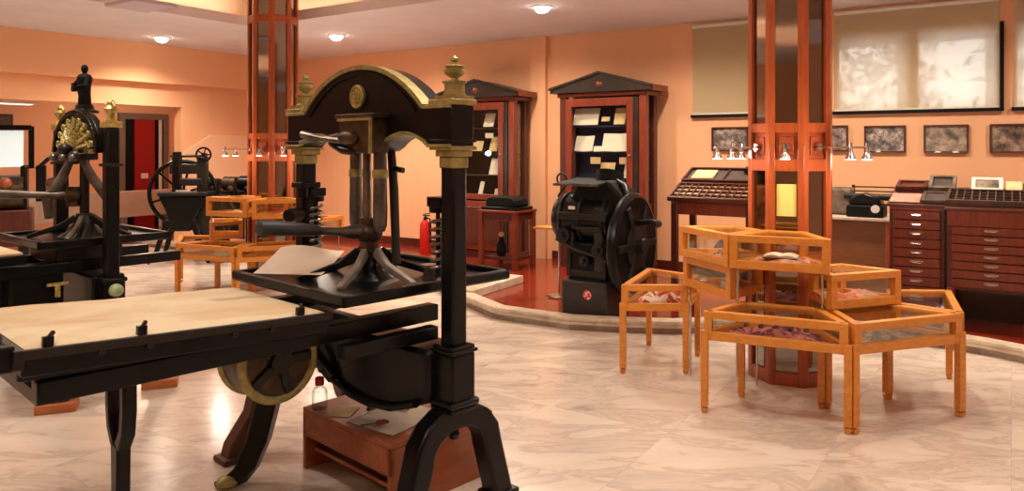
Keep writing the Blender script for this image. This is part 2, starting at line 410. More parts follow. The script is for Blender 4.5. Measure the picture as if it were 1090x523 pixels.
# ------------------------------------------------------------------ hand presses
CAMB = radians(48.7); CAMA = radians(46.2)
def arch_leg(mb, y, top=.44, hw=.2, foot=.275, w=.105, d=.1):
    pts=[(-foot,y,0),(-foot+.015,y,.06),(-hw-.02,y,.2)]
    for i in range(9):
        a=pi-pi*i/8; pts.append((hw*cos(a),y,.27+(top-.27)*sin(a)))
    pts += [(hw+.02,y,.2),(foot-.015,y,.06),(foot,y,0)]
    mb.sweep(pts,w,d,(0,1,0)); return mb
def helix(mb,c,r,h,turns,t):
    pts=[(c[0]+r*cos(a),c[1]+r*sin(a),c[2]+h*a/(2*pi*turns)) for a in [2*pi*turns*i/(turns*12) for i in range(turns*12+1)]]
    mb.tube(pts,t,6)
def finial_lathe(m,c,s=1):
    m.box((c[0],c[1],c[2]+.008*s),(.12*s,.12*s,.016*s))
    m.lathe([(r*s,z*s) for r,z in ((.05,.016),(.05,.022),(.044,.028),(.044,.066),(.052,.070),(.052,.078),(.02,.082),(.016,.092),(.03,.100),(.045,.112),(.047,.124),(.036,.134),(.044,.142),(.034,.147),(.014,.150),(.012,.160),(.02,.166),(.018,.176),(.008,.184),(.003,.19))],c,20)

def press_foreground():
    P=thing('hand_press','large black iron hand press with gilt-edged arched head and cream covered bed','printing press',(-.69,3.69,0),CAMA)
    H=.605
    # columns
    for s in (-1,1):
        c=MB().box((0,s*H,1.15),(.084,.084,.86)).build('column',IRON,P,.012)
        MB().box((0,s*H,1.535),(.092,.092,.05)).build('collar',BRASS,c,.006)
        MB().box((0,s*H,.735),(.13,.13,.02)).box((0,s*H,.722),(.15,.15,.015)).build('collar',IRON,c,.004)
        b=MB().box((0,s*H,.61),(.135,.135,.21)).box((0,s*H,.50),(.165,.165,.03)).box((0,s*H,.475),(.15,.15,.03)).build('column_base',IRON,P,.012)
        (arch_leg(MB(),s*H) if s<0 else arch_leg(MB(),.64,hw=.26,foot=.40)).build('leg',IRON if s<0 else BROWNLEG,P,.014)
        for x in ((-.275,.275) if s<0 else (-.40,.40)): MB().box((x,s*H if s<0 else .64,.015),(.15,.13,.03)).build('foot_pad',IRON if s<0 else BROWNLEG,P,.008)
        MB().lathe([(.004,-.05),(.02,-.04),(.026,-.02),(.016,0),(.03,.012),(.03,.03)],(0,s*H,.375),14).build('drop_ornament',IRON,P)
    # head
    sc=[]
    def scal(y0,y1,n=12): return [(y0+(y1-y0)*i/n, 1.6+.058*sin(pi*i/n)**.8) for i in range(n+1)]
    low=[(-.67,1.6)]+scal(-.53,-.19)+[(-.15,1.58),(.13,1.58)]+scal(.17,.53)+[(.67,1.6)]
    Rr=(.49**2+.205**2)/(2*.205); zc=1.99-Rr; am=math.asin(.49/Rr)
    arc=[(Rr*sin(a),zc+Rr*cos(a)) for a in [am-2*am*i/26 for i in range(27)]]
    poly=low+[(.67,1.78),(.52,1.78)]+arc+[(-.52,1.78),(-.67,1.78)]
    hd=MB().prism(poly,'x',-.075,.06).build('head',IRON,P,.006)
    tr=MB()
    tr2=MB(); tr3=MB()
    up=[(.67,1.785),(.52,1.785)]+arc+[(-.52,1.785),(-.67,1.785)]
    tr.band(up,.016,'x',-.088,-.07)
    lo=[(-.665,1.6)]+low[1:14]
    tr2.band(low[0:14],.014,'x',-.092,-.07).build('gilt_edging',BRASS,hd,.003); tr3.band(low[-14:],.014,'x',-.092,-.07).build('gilt_edging',BRASS,hd,.003)
    tr.build('gilt_edging',BRASS,hd,.003)
    # thin gilt layer on top of the arch
    tt=MB(); 
    for i in range(len(arc)-1):
        a,b=arc[i],arc[i+1]
        tt.prism([a,b,(b[0]*1.012,b[1]+.006),(a[0]*1.012,a[1]+.006)],'x',-.088,-.03)
    tt.build('gilt_edging',BRASS,hd)
    MB().band([(y*.9,1.60+(z-1.6)*.93-.005) for y,z in arc],.012,'x',-.083,-.07).build('moulding',IRON,hd)
    for s in (-1,1):
        MB().box((-.008,s*.605,1.795),(.15,.155,.026)).build('cap',BRASS,hd,.005)
        MB().box((-.005,s*.605,1.597),(.15,.145,.018)).box((0,s*.605,1.574),(.115,.115,.028)).build('moulding',BRASS,hd,.004)
        MB().box((-.005,s*.605,1.628),(.15,.145,.012)).build('moulding',IRON,hd,.003)
        m=MB(); finial_lathe(m,(0,s*.61,1.808),1.02); m.build('finial',BRASS,hd)
    md=MB().cyl((-.075,0,1.845),(-.088,0,1.845),.058,n=32).build('medallion',BRASS,hd)
    mm=MB().torus((-.088,0,1.845),.051,.004,'x')
    for i in range(8):
        a=2*pi*i/8; mm.ball((-.089,.028*cos(a),1.845+.028*sin(a)),.006,8,5)
    mm.box((-.089,0,1.845),(.006,.036,.012)); mm.build('relief',GILT,md)
    # toggle housing
    hs=MB().box((-.115,-.1,1.655),(.10,.26,.165)).build('toggle_housing',BRONZE,P,.008)
    MB().box((-.115,-.1,1.747),(.13,.29,.02)).build('top_plate',BRONZE,hs,.005)
    MB().band([(-.232,1.572),(-.232,1.737),(.032,1.737)][::-1],.014,'x',-.176,-.162).build('gilt_edging',BRASS,hs)
    MB().lathe([(.002,-.07),(.03,-.05),(.04,0),(.03,.05),(.002,.07)],(0,0,0),14).build('boss',BRONZE,hs).matrix_local=Matrix.Translation((-.17,-.06,1.645))@Matrix.Rotation(pi/2,4,'X')
    # linkage rods on the head
    MB().tube([(-.17,.0,1.63),(-.19,.15,1.645),(-.2,.30,1.665)],[.018,.012,.02],10).tube([(-.17,.02,1.66),(-.18,.18,1.64),(-.19,.34,1.625)],[.011,.009,.011],8).build('linkage',STEEL,P)
    MB().tube([(-.15,.12,1.62),(-.16,.0,1.59),(-.15,-.1,1.58)],[.018,.024,.02],10).build('linkage',IRON,P)
    # toggle legs / piston
    for y,rr,mm_ in ((.075,.029,TOGGLE),(-.02,.021,STEEL),(-.125,.032,TOGGLE)):
        t=MB().lathe([(rr,1.59),(rr,1.5),(rr*1.02,1.45),(rr*1.1,1.30),(rr*1.05,1.23),(rr*.7,1.2)],(-.04,y,0),16).build('toggle_bar',mm_,P)
        if mm_ is TOGGLE:
            MB().lathe([(rr+.003,1.495),(rr+.006,1.485),(rr+.006,1.465),(rr+.004,1.455)],(-.04,y,0),16).build('band',BRASS,t)
    MB().tube([(.03,-.12,1.58),(.03,-.14,1.4),(.0,-.2,1.05)],[.02,.022,.02],10).tube([(.03,-.13,1.5),(.04,-.2,1.49)],.014,8).build('tie_rod',IRON2,P)
    for k in range(5): pass
    # hub and bar
    MB().ball((-.05,-.05,1.19),.06,16,10,(1.1,1.1,.95)).cyl((-.05,-.05,1.10),(-.05,-.05,1.26),.045).build('hub',BRONZE,P)
    MB().tube([(-.05,-.05,1.2),(-.14,-.04,1.2),(-.2,-.03,1.205),(-.3,-.02,1.215)],[.042,.032,.02,.018],14).build('bar',STEEL,P)
    MB().tube([(-.29,-.02,1.215),(-.33,-.018,1.22),(-.42,-.01,1.232),(-.55,.0,1.246),(-.59,.0,1.249),(-.60,.0,1.25)],[.018,.026,.031,.036,.034,.02],16).build('bar_grip',GREYWOOD,P)
    # platen tray
    pl=MB().box((0,0,.962),(.96,.96,.022))
    for s in (-1,1):
        pl.box((s*.465,0,.977),(.035,.965,.044)); pl.box((0,s*.465,.977),(.965,.035,.044))
    pl=pl.build('platen',IRON,P,.008)
    MB().lathe([(.13,.97),(.11,.985),(.07,1.01),(.05,1.05),(.045,1.11)],(-.04,-.04,0),20).build('platen_boss',IRON,pl)
    for k in range(6):
        a=k*pi/3+.55; c=(-.04+.05*cos(a),-.04+.05*sin(a))
        MB().sweep([(c[0],c[1],1.10),(-.04+.14*cos(a),-.04+.14*sin(a),1.04),(-.04+.33*cos(a),-.04+.33*sin(a),.975)],[.05,.035,.03],.03,(-sin(a),cos(a),0)).build('rib',PALEST if k in (3,4) else IRON,pl,.006)
    for x,y in ((.12,-.30),(.2,-.33),(.3,.3)):
        MB().cyl((x,y,.97),(x,y,1.03),.03).cyl((x,y,1.03),(x,y,1.045),.042).build('stud',STEEL,pl)
    # return springs with brackets
    for s in (-1,1):
        yy=s*.5
        b=MB().box((0,s*.525,1.36),(.1,.09,.045)).cyl((0,yy,1.31),(0,yy,1.34),.04).cyl((0,yy,1.02),(0,yy,1.34),.01).build('spring_bracket',IRON,P,.005)
        m=MB(); helix(m,(0,yy,1.05),.03,.24,7,.0075); m.build('spring',STEEL,b)
    MB().box((-.05,.52,1.4),(.12,.1,.03)).cyl((-.08,.5,1.33),(-.08,.5,1.4),.03).tube([(-.1,.5,1.25),(-.2,.44,1.25)],.035,10).build('latch_block',IRON,P,.005)
    # cross body between the column bases
    lowc=[(-.56,.50),(-.45,.455),(-.32,.42),(-.18,.40),(-.05,.405),(.1,.43),(.25,.475),(.38,.5),(.56,.52)]
    MB().prism(lowc+[(.56,.72),(-.56,.72)],'x',-.11,.11).build('bridge',IRON,P,.02)
    MB().tube([(-.125,-.5,.49),(-.125,-.32,.43),(-.125,-.15,.412),(-.125,.0,.42),(-.125,.2,.47),(-.125,.34,.56),(-.125,.42,.66)],.018,10).build('rib',IRON,P)
    MB().sweep([(-.13,.14,.46),(-.16,.26,.55),(-.18,.4,.68)],[.05,.04,.05],.03,(1,0,0)).ball((-.16,.2,.5),.014).build('brake_lever',IRON2,P,.006)
    # rails
    for s in (-1,1):
        MB().box((-.70,s*.33,.828),(1.64,.07,.075)).build('rail',IRON,P,.006)
    MB().box((-.22,-.44,.765),(.5,.06,.06)).build('cross_beam',IRON,P,.006); MB().box((-.1,.44,.76),(.6,.06,.055)).build('cross_beam',IRON,P,.006)
    for x in (-1.48,-.95,-.2): MB().box((x,0,.80),(.06,.62,.05)).build('cross_beam',IRON,P,.004)
    # bed + cover
    bd=MB().box((-1.03,0,.882),(1.08,.80,.08)).box((-1.12,0,.845),(.9,.72,.05)).build('bed',IRON,P,.008)
    MB().box((-1.03,-.405,.915),(1.09,.02,.03)).box((-1.58,0,.9),(.03,.82,.06)).build('edge_strip',IRON2,bd,.003)
    for x in (-1.35,-1.2,-.9,-.75): MB().cyl((x,-.40,.895),(x,-.418,.895),.012,n=10).build('bolt',IRON2,bd)
    N=28; vs=[]; fs=[]
    for i in range(N+1):
        for j in range(N+1):
            x=-1.56+1.06*i/N; y=-.39+.78*j/N
            z=.936+.006*noise.noise((x*3,y*4,1))+.004*noise.noise((x*9,y*9,4))
            if i in(0,N) or j in (0,N): z=.926
            vs.append((x,y,z))
    for i in range(N):
        for j in range(N): fs.append((i*(N+1)+j,(i+1)*(N+1)+j,(i+1)*(N+1)+j+1,i*(N+1)+j+1))
    MB().add(vs,fs).build('bed_cover',CREAM,P)
    for x in (-1.5,-1.22,-.62):
        MB().box((x,-.385,.945),(.03,.02,.03)).cyl((x,-.39,.955),(x+.02,-.36,.965),.008,n=8).build('clip',IRON,bd)
    # roller handle at the near end of the bed
    MB().cyl((-1.63,-.33,.955),(-1.64,.36,.97),.022).build('end_roller',GREYWOOD,P)
    MB().box((-1.61,-.36,.90),(.05,.05,.08)).build('roller_bracket',IRON,P,.006); MB().box((-1.61,.36,.92),(.05,.05,.09)).build('roller_bracket',IRON,P,.006)
    TL=Matrix.Translation((-.5,0,.9))@Matrix.Rotation(radians(2.9),4,'Y')@Matrix.Translation((.5,0,-.9))
    for o in P.children:
        if o.name.split('.')[0] in ('bed','bed_cover','end_roller','roller_bracket'): o.matrix_local=TL
    # rounce drum
    dr=MB().cyl((-.56,-.12,.69),(-.56,.08,.69),.17,n=40).build('drum',BRONZE,P)
    for y in (-.115,.075): MB().torus((-.56,y,.69),.165,.020,'y').build('rim',BRASS,dr)
    m=MB().cyl((-.56,-.12,.69),(-.56,-.15,.69),.05)
    for k in range(5):
        a=2*pi*k/5; m.sweep([(-.56+.04*cos(a),-.128,.69+.04*sin(a)),(-.56+.145*cos(a),-.128,.69+.145*sin(a))],.04,.016,(0,1,0))
    m.build('spoke_plate',IRON2,dr,.003)
    # curved leg under the drum and forked prop at the outer end
    MB().sweep([(-.36,.28,.80),(-.37,.28,.55),(-.39,.29,.38),(-.43,.31,.2),(-.48,.33,.08),(-.53,.345,.03),(-.58,.36,.02)],[.13,.13,.125,.11,.09,.07,.05],.1,(.7,-.7,0)).build('leg',IRON,P,.015)
    MB().ball((-.56,.355,.03),.045,12,8,(1.3,1,.7)).build('foot_pad',BRASS,P)
    fk=MB(); y0=-.14
    for s in (-1,1):
        fk.sweep([(-1.2,y0+s*.072,.79),(-1.2,y0+s*.075,.66),(-1.2,y0+s*.062,.58),(-1.2,y0+s*.018,.52)],.045,.05,(1,0,0))
    fk.sweep([(-1.2,y0,.53),(-1.2,y0,.3),(-1.2,y0,.04)],[.075,.06,.06],.05,(1,0,0)); fk.box((-1.2,y0,.02),(.16,.14,.04)).box((-1.2,y0,.795),(.07,.22,.03))
    fk.build('prop',IRON,P,.01)
    return P
press_foreground()

def press_second():
    P=thing('hand_press','black iron hand press crowned by a robed statuette, with gilded lunette','printing press',(-2.9,5.1,0),CAMB)
    H=.45
    for s in (-1,1):
        c=MB().box((0,s*H,1.24),(.082,.082,1.02)).build('column',IRON,P,.012)
        MB().box((0,s*H,1.50),(.11,.11,.02)).build('collar',IRON2,c,.004)
        MB().box((0,s*H,.62),(.13,.13,.24)).box((0,s*H,.735),(.15,.15,.03)).box((0,s*H,.5),(.16,.16,.04)).build('column_base',IRON,P,.01)
        arch_leg(MB(),s*H,foot=.31).build('leg',IRON,P,.012)
        m=MB(); z=1.75
        m.box((0,s*H,z+.02),(.1,.1,.04)); m.lathe([(.04,.04),(.03,.06),(.02,.075),(.034,.10),(.045,.125),(.03,.14),(.02,.15),(.026,.165),(.018,.18),(.004,.19)],(0,s*H,z),16)
        for q in (-1,1): m.tube([(0,s*H+q*.02,z+.08),(0,s*H+q*.05,z+.1),(0,s*H+q*.055,z+.14),(0,s*H+q*.03,z+.165)],.009,8)
        m.build('finial',GILT,P)
    n=20
    arc=[(.405*cos(pi*i/n),1.58+.30*sin(pi*i/n)) for i in range(n+1)]; arci=[(.365*cos(pi*i/n),1.58+.268*sin(pi*i/n)) for i in range(n+1)]
    hd=MB().prism(arc,'x',-.05,.0).build('head',IRON,P,.006)
    rim=MB()
    for i in range(n): rim.prism([arc[i],arc[i+1],arci[i+1],arci[i]],'x',-.075,-.05)
    rim.build('moulding',IRON,hd,.004)
    lf=MB()
    for k in range(9):
        a=pi*(k+.5)/9
        for q in range(4):
            r=.075+.05*q; sz=.034-.003*abs(q-1.5)
            lf.ball((-.06,r*1.3*cos(a),1.605+r*.9*sin(a)),sz,10,6,(.5,1,.85)); lf.torus((-.072,r*1.3*cos(a),1.605+r*.9*sin(a)),sz*.72,.006,'x',12,6)
        lf.tube([(-.065,.03*cos(a),1.60),(-.08,.18*cos(a),1.6+.12*sin(a)),(-.07,.28*cos(a+.12),1.6+.2*sin(a))],[.014,.016,.006],8)
    lf.box((-.055,0,1.59),(.02,.64,.03)); lf.build('gilt_ornament',mat('pale_scroll_gilding',(206,196,128),.5,.15,(120,112,60),60,ramp=(.45,.6)),hd)
    MB().box((-.06,0,1.555),(.12,.5,.05)).ball((-.12,.0,1.6),.045).ball((-.1,.12,1.55),.05).ball((-.1,-.14,1.55),.05).build('head_beam',IRON2,P,.01)
    for y in (.16,-.02,-.2): MB().ball((-.14,y,1.545),.028,10,7).build('boss',STEEL,P)
    # statuette
    pd=MB().lathe([(.085,1.86),(.09,1.875),(.06,1.89),(.055,1.91),(.05,1.92)],(0,0,0),16).build('pedestal',IRON,P)
    st=MB().lathe([(.05,1.915),(.048,1.95),(.044,2.0),(.046,2.05),(.056,2.09),(.058,2.112),(.044,2.133),(.018,2.142),(.017,2.15),(.022,2.157),(.027,2.172),(.026,2.187),(.017,2.2),(.004,2.206)],(0,0,0),16,.8,1)
    st.tube([(0,.06,2.11),(-.03,.075,2.06),(-.06,.04,2.03)],[.022,.02,.014],8).tube([(0,-.06,2.11),(-.02,-.078,2.05),(-.055,-.03,2.04)],[.022,.02,.014],8).box((-.065,0,2.04),(.02,.05,.06)).tube([(.0,.05,1.93),(-.03,.02,2.05)],.014,6)
    st.build('statuette',BLACKM,P)
    # toggles, hub, bar
    for (xa,ya,xb,yb) in ((-.07,.03,-.20,.08),(-.03,-.04,.10,-.14)):
        MB().tube([(xa,ya,1.54),(xa*.6+xb*.4,ya*.6+yb*.4,1.4),(xb,yb,1.25),(xb*.95,yb*.95,1.12)],[.024,.032,.034,.028],12).build('toggle_bar',TOGGLE,P)
    MB().cyl((0,0,1.0),(0,0,1.54),.03).build('tie_rod',IRON2,P)
    MB().ball((-.06,.03,1.28),.06).cyl((-.06,.03,1.2),(-.06,.03,1.34),.04).build('hub',BRONZE,P)
    MB().tube([(-.06,.03,1.28),(-.2,.06,1.285),(-.42,.1,1.3),(-.62,.13,1.32)],[.036,.022,.03,.034],12).build('bar',STEEL,P)
    MB().tube([(-.1,.2,1.34),(-.08,.36,1.35)],[.04,.05],10).box((-.05,.38,1.34),(.1,.1,.08)).build('latch_block',IRON,P,.006)
    pl=MB().box((0,0,.975),(.78,.78,.03))
    for s in (-1,1): pl.box((s*.385,0,.99),(.03,.8,.05)); pl.box((0,s*.385,.99),(.8,.03,.05))
    pl=pl.build('platen',IRON,P,.006)
    MB().lathe([(.16,.99),(.1,1.03),(.06,1.09),(.05,1.15)],(0,0,0),18).build('platen_boss',IRON2,pl)
    for k in range(5):
        a=k*2*pi/5+.3
        MB().sweep([(.05*cos(a),.05*sin(a),1.12),(.15*cos(a),.15*sin(a),1.06),(.33*cos(a),.33*sin(a),1.0)],[.05,.035,.03],.03,(-sin(a),cos(a),0)).build('rib',STEEL if k%2 else IRON2,pl,.006)
    bd=MB().box((-.98,0,.9),(1.1,.66,.06)).build('bed',IRON,P,.006)
    MB().box((-.98,0,.94),(1.06,.62,.02)).build('bed_cover',CREAM,P,.006)
    MB().box((-.36,-.12,.66),(.3,.3,.34)).build('gear_box',IRON,P,.02)
    for s in (-1,1): MB().box((-.45,s*.26,.82),(1.95,.06,.07)).build('rail',IRON,P,.005)
    MB().box((-.05,0,.90),(.40,.5,.13)).build('platen_block',IRON2,P,.01)
    MB().prism([(-.42,.5),(-.2,.44),(.1,.43),(.42,.5),(.42,.76),(-.42,.76)],'x',-.1,.1).build('bridge',IRON,P,.015)
    dr=MB().cyl((-.5,-.12,.66),(-.5,.14,.66),.13,n=30).build('drum',IRON2,P)
    MB().torus((-.5,-.12,.66),.13,.014,'y').build('rim',BRONZE,dr)
    MB().box((-.26,-.3,.72),(.12,.012,.02)).box((-.26,-.3,.68),(.03,.014,.09)).build('brass_bracket',GILT,P)
    MB().ball((0,-.53,.67),.045,14,9).build('round_boss',mat('pale_green_glass',(170,186,150),.2,0,(120,140,100),18),P)
    MB().cyl((-.0,-.45,.67),(0,-.5,.67),.03).build('boss_stem',IRON,P)
    return P
press_second()
for (x,y,lab) in ((-.31,-.45,'wooden block under the near foot of the statuette-topped press'),(.31,-.45,'wooden block under the far foot of the statuette-topped press')):
    p=Vector((-2.9,5.1))+Vector((x*cos(CAMB)-y*sin(CAMB),x*sin(CAMB)+y*cos(CAMB)))
    tag(MB().box((0,0,.028),(.22,.13,.056)).build('wooden_block',BLOCK,None,.006),lab,'block','floor blocks of the left press',(p.x,p.y,0),.35)
for o in bpy.data.objects:
    if o.get('label','').startswith('black iron hand press'): o.location.z=.056; o.scale=(1,1,.955)

# paper on the platen
def at_press(x,y,z): 
    return (-.69+x*cos(CAMA)-y*sin(CAMA), 3.69+x*sin(CAMA)+y*cos(CAMA), z)
N=10; vs=[];fs=[]
for i in range(N+1):
    for j in range(N+1):
        x=(i/N-.5)*.34; y=(j/N-.5)*.30; vs.append((x,y,.012+.085*(j/N)**1.2+.012*sin(i*.5)*(j/N)))
for i in range(N):
    for j in range(N): fs.append((i*(N+1)+j,(i+1)*(N+1)+j,(i+1)*(N+1)+j+1,i*(N+1)+j+1))
tag(MB().add(vs,fs).build('paper_sheet',PAPER),'white paper sheet lying on the black platen of the nearest press','paper',None,at_press(-.25,.24,.992),CAMA-.95)

# low work table under the press
def low_table():
    t=thing('low_table','low red-brown wooden table under the large foreground press','table',at_press(.11,-.06,0),CAMA)
    L,Wd=.62,.72
    tp=MB().box((0,0,.295),(L,Wd,.02)).build('tabletop',LOWOOD,t,.004)
    MB().box((-L/2+.011,0,.225),(.022,Wd,.12)).box((L/2-.011,0,.225),(.022,Wd,.12)).build('apron',LOWOOD,t,.004)
    for s in (-1,1): MB().box((0,s*(Wd/2-.012),.1425),(L,.024,.285)).build('side_panel',LOWOOD,t,.004)
    MB().box((.02,0,.09),(L-.06,Wd-.05,.018)).build('shelf',LOWOOD,t)
    return t
low_table()
def on_table(x,y,z=.306): 
    return at_press(.11+x,-.06+y,z)
b=thing('glass_bottle','small clear glass bottle with red cap on the low table','bottle',on_table(-.27,.27),0)
MB().lathe([(.036,0),(.039,.01),(.039,.085),(.028,.106),(.018,.114),(.018,.125)],n=16).build('body',BOTTLE,b)
MB().lathe([(.021,.118),(.023,.123),(.023,.152),(.018,.157)],n=14).build('cap',REDPAINT,b)
for (x,y,w,d,r,lab) in ((-.08,-.10,.36,.30,.15,'largest white paper on the low table under the press'),(.10,.13,.26,.2,-.3,'smaller cream paper on the low table, farther from the arched leg'),(-.21,.14,.14,.10,.6,'small pale paper scrap near the bottle on the low table')):
    tag(MB().box((0,0,.002),(w,d,.003)).build('paper_sheet',PAPER if w>.25 else PAPER2),lab,'paper','papers on the low table',on_table(x,y),CAMA+r)
t=thing('hand_tool','dark handled graver with steel blade on the low table papers','tool',on_table(-.02,0.0,.312),CAMA+1.9)
MB().tube([(-.09,0,.008),(-.02,0,.008)],[.006,.008],8).build('blade',STEEL,t); MB().tube([(-.02,0,.008),(.0,0,.012),(.05,0,.012),(.07,0,.012)],[.007,.012,.013,.008],10).build('handle',BLACKM,t)
t=thing('hand_tool','short reddish handled tool on the low table','tool',on_table(-.14,.05,.31),CAMA+.3)
MB().tube([(0,0,.012),(.02,0,.014),(.05,0,.014),(.06,0,.012)],[.007,.014,.014,.006],10).build('handle',MAHOG2,t); MB().tube([(.06,0,.012),(.12,0,.008)],.004,8).build('blade',STEEL,t)
t=thing('hand_tool','pale brown handled burnisher on the white paper','tool',on_table(-.17,-.16,.312),CAMA+2.6)
MB().tube([(0,0,.012),(.02,0,.014),(.05,0,.013),(.06,0,.01)],[.006,.012,.012,.006],10).build('handle',LOWOOD,t); MB().tube([(.06,0,.01),(.13,0,.006)],.004,8).build('blade',STEEL,t)
t=thing('printed_board','flat grey boards stacked on the shelf inside the low table','board',on_table(.0,-.02,.100),CAMA)
MB().box((-.02,0,.02),(.44,.5,.035)).build('board',DARKTRAY,t,.004)

# ------------------------------------------------------------------ pillars
def octa(r,a0,n=8): return [(r*cos(a0+2*pi*i/n),r*sin(a0+2*pi*i/n)) for i in range(n)]
def pillar(label,loc,a0,r=.29):
    # a0: angle of a vertex
    P=thing('octagonal_pillar',label,'pillar',loc,0,'mirrored octagonal pillars')
    rail=[(0,.09),(.80,.9),(1.44,1.52),(1.70,1.765),(3.05,3.14),(3.48,3.56)]
    core=MB().prism(octa(r-.03,a0),'z',0,3.56).build('core',BLACKWOOD,P)
    fr=MB(); w=2*r*sin(pi/8)
    ap=r*cos(pi/8)
    for k in range(8):
        am=a0+pi/8+k*pi/4
        M=Matrix.Rotation(am,4,'Z')
        for s in (-1,1): fr.box((ap-.018,s*(w/2-.019),1.78),(.036,.042,3.56),0,M)
        for z0,z1 in rail: fr.box((ap-.02,0,(z0+z1)/2),(.034,w-.05,z1-z0),0,M)
    fr.build('timber_frame',CHERRY,P,.004)
    for k in range(8):
        am=a0+pi/8+k*pi/4; M=Matrix.Rotation(am,4,'Z')
        for z0,z1 in ((.09,.80),(.9,1.44),(1.765,3.05),(3.14,3.48)):
            MB().box((ap-.028,0,(z0+z1)/2),(.01,w-.075,z1-z0),0,M).build('mirror_panel',MIRROR,P)
        b=MB().box((ap-.026,0,1.61),(.012,w-.09,.18),0,M).build('belt_panel',CHERRYB,P)
        MB().box((ap-.016,0,1.61),(.012,w-.13,.12),0,M).build('raised_field',CHERRYB,b,.004)
    return P
PR=(1.95,5.27); AV=radians(-93)
pillar('nearer octagonal pillar of cherry wood with mirror strips, yellow rectangle on it',(*PR,0),AV)
PL_=(-2.83,8.9); AVL=radians(-92)
pillar('farther octagonal mirrored pillar, behind the large press head',(*PL_,0),radians(-75.5))
am=AV-pi/8; ap=.29*cos(pi/8)
o=MB().box((0,0,0),(.004,.125,.215)).build('yellow_panel',YELLOW); tag(o,'plain yellow rectangle on the mirror of the nearer pillar','notice',None,(PR[0]+(ap-.019)*cos(am),PR[1]+(ap-.019)*sin(am),1.245),am)  # flat yellow rectangle laid against the mirror

def spot_arm(label,base,ang,length,heads,group):
    t=thing('spotlight_bracket',label,'spotlight',base,ang,group)
    MB().cyl((0,0,0),(.02,0,0),.028,n=14).build('mount',CHROME,t)
    if length>.05: MB().cyl((.01,0,0),(length,0,.0),.007,n=8).build('arm',CHROME,t)
    for x in heads:
        h=MB().lathe([(.012,.0),(.014,-.03),(.022,-.045),(.034,-.07),(.036,-.075)],(x,0,.0),14).cyl((x,0,0),(x,0,.03),.01,n=10).build('lamp_head',CHROME,t)
        MB().cyl((x,0,-.076),(x,0,-.079),.031,n=14).build('lamp_face',LAMPW,h)
def onp(c,am,z,r=ap): return (c[0]+(r+.002)*cos(am),c[1]+(r+.002)*sin(am),z)
g='spotlights on the pillar belts'
spot_arm('chrome double spotlight arm reaching left from the nearer pillar',onp(PR,AV-3*pi/8,1.60),AV-3*pi/8-.1,.33,(.13,.2,.31),g)
spot_arm('single chrome spotlight on the middle face of the nearer pillar',onp(PR,AV-pi/8,1.60),AV-pi/8,.08,(.07,),g)
spot_arm('chrome spotlight arm reaching over the photographs from the nearer pillar',onp(PR,AV+pi/8,1.60),AV+pi/8+.12,.40,(.26,.38),g)
aL=radians(-75.5)
spot_arm('chrome spotlight arm on the outer left of the farther pillar',onp(PL_,aL-3*pi/8,1.58),aL-3*pi/8-.1,.3,(.16,.27),g)
spot_arm('single chrome spotlight on the left face of the farther pillar',onp(PL_,aL-pi/8,1.58),aL-pi/8,.09,(.08,),g)
spot_arm('single chrome spotlight on the right face of the farther pillar',onp(PL_,aL+pi/8,1.58),aL+pi/8,.09,(.08,),g)

# ------------------------------------------------------------------ display cases round the pillars
def display_case(label,c,a0,a1,ri,ro,z0,z1,legs,rods=False,group=None):
    e=.012
    pts=[(c[0]+r*cos(a),c[1]+r*sin(a)) for r,a in ((ro,a0+e),(ro,a1-e),(ri,a1-e*1.6),(ri,a0+e*1.6))]
    cx=sum(p[0] for p in pts)/4; cy=sum(p[1] for p in pts)/4
    q=[Vector((p[0]-cx,p[1]-cy)) for p in pts]
    t=thing('display_case',label,'display case',(cx,cy,0),0,group)
    w=.040
    def inset(d): return [Vector((v.x,v.y))*(1-d/v.length) for v in q]
    i1=inset(w*.75)
    tp=MB()
    # frame: bottom tray, rails and stiles
    fr=MB(); fr.prism([tuple(v) for v in inset(.02)],'z',z0,z0+.016)
    for i in range(4):
        a,b=i1[i],i1[(i+1)%4]
        fr.bar((a.x,a.y,z0+.026),(b.x,b.y,z0+.026),w,.052); fr.bar((a.x,a.y,z1-.0225),(b.x,b.y,z1-.0225),w*1.1,.045)
    fr.build('frame',HONEY,t,.003)
    for i in range(4):
        a=i1[i]; ang=atan2(a.y,a.x)
        MB().box((a.x,a.y,(z0+z1)/2),(w*1.15,w*1.15,z1-z0),atan2((q[1]-q[0]).y,(q[1]-q[0]).x)).build('stile',HONEY,t,.003)
    MB().prism([tuple(v) for v in inset(.05)],'z',z1-.012,z1-.008).build('glass_top',GLASS,t)
    for i in (0,1,3):
        a,b=i1[i],i1[(i+1)%4]
        MB().bar((a.x,a.y,(z0+z1)/2),(b.x,b.y,(z0+z1)/2),.004,z1-z0-.08).build('glass_pane',GLASS,t)
    if legs:
        for i in range(4):
            a=q[i]*.985; ln=MB()
            r=atan2((q[1]-q[0]).y,(q[1]-q[0]).x)
            ln.box((a.x,a.y,(z0+.06)/2+.02),(.042,.042,z0+.02),r); 
            m=ln; m.add([(-.021,-.021,.03),(.021,-.021,.03),(.021,.021,.03),(-.021,.021,.03),(-.014,-.014,0),(.014,-.014,0),(.014,.014,0),(-.014,.014,0)],[(0,3,2,1),(4,5,6,7),(0,1,5,4),(1,2,6,5),(2,3,7,6),(3,0,4,7)],Matrix.Translation((a.x,a.y,0))@Matrix.Rotation(r,4,'Z'))
            m.build('leg',HONEY,t,.003)
    if rods:
        for i in rods[0]:
            a=q[i]*.84; MB().cyl((a.x,a.y,rods[1]),(a.x,a.y,z0),.007,n=10).build('support_rod',CHROME,t)
    return t,(cx,cy),q
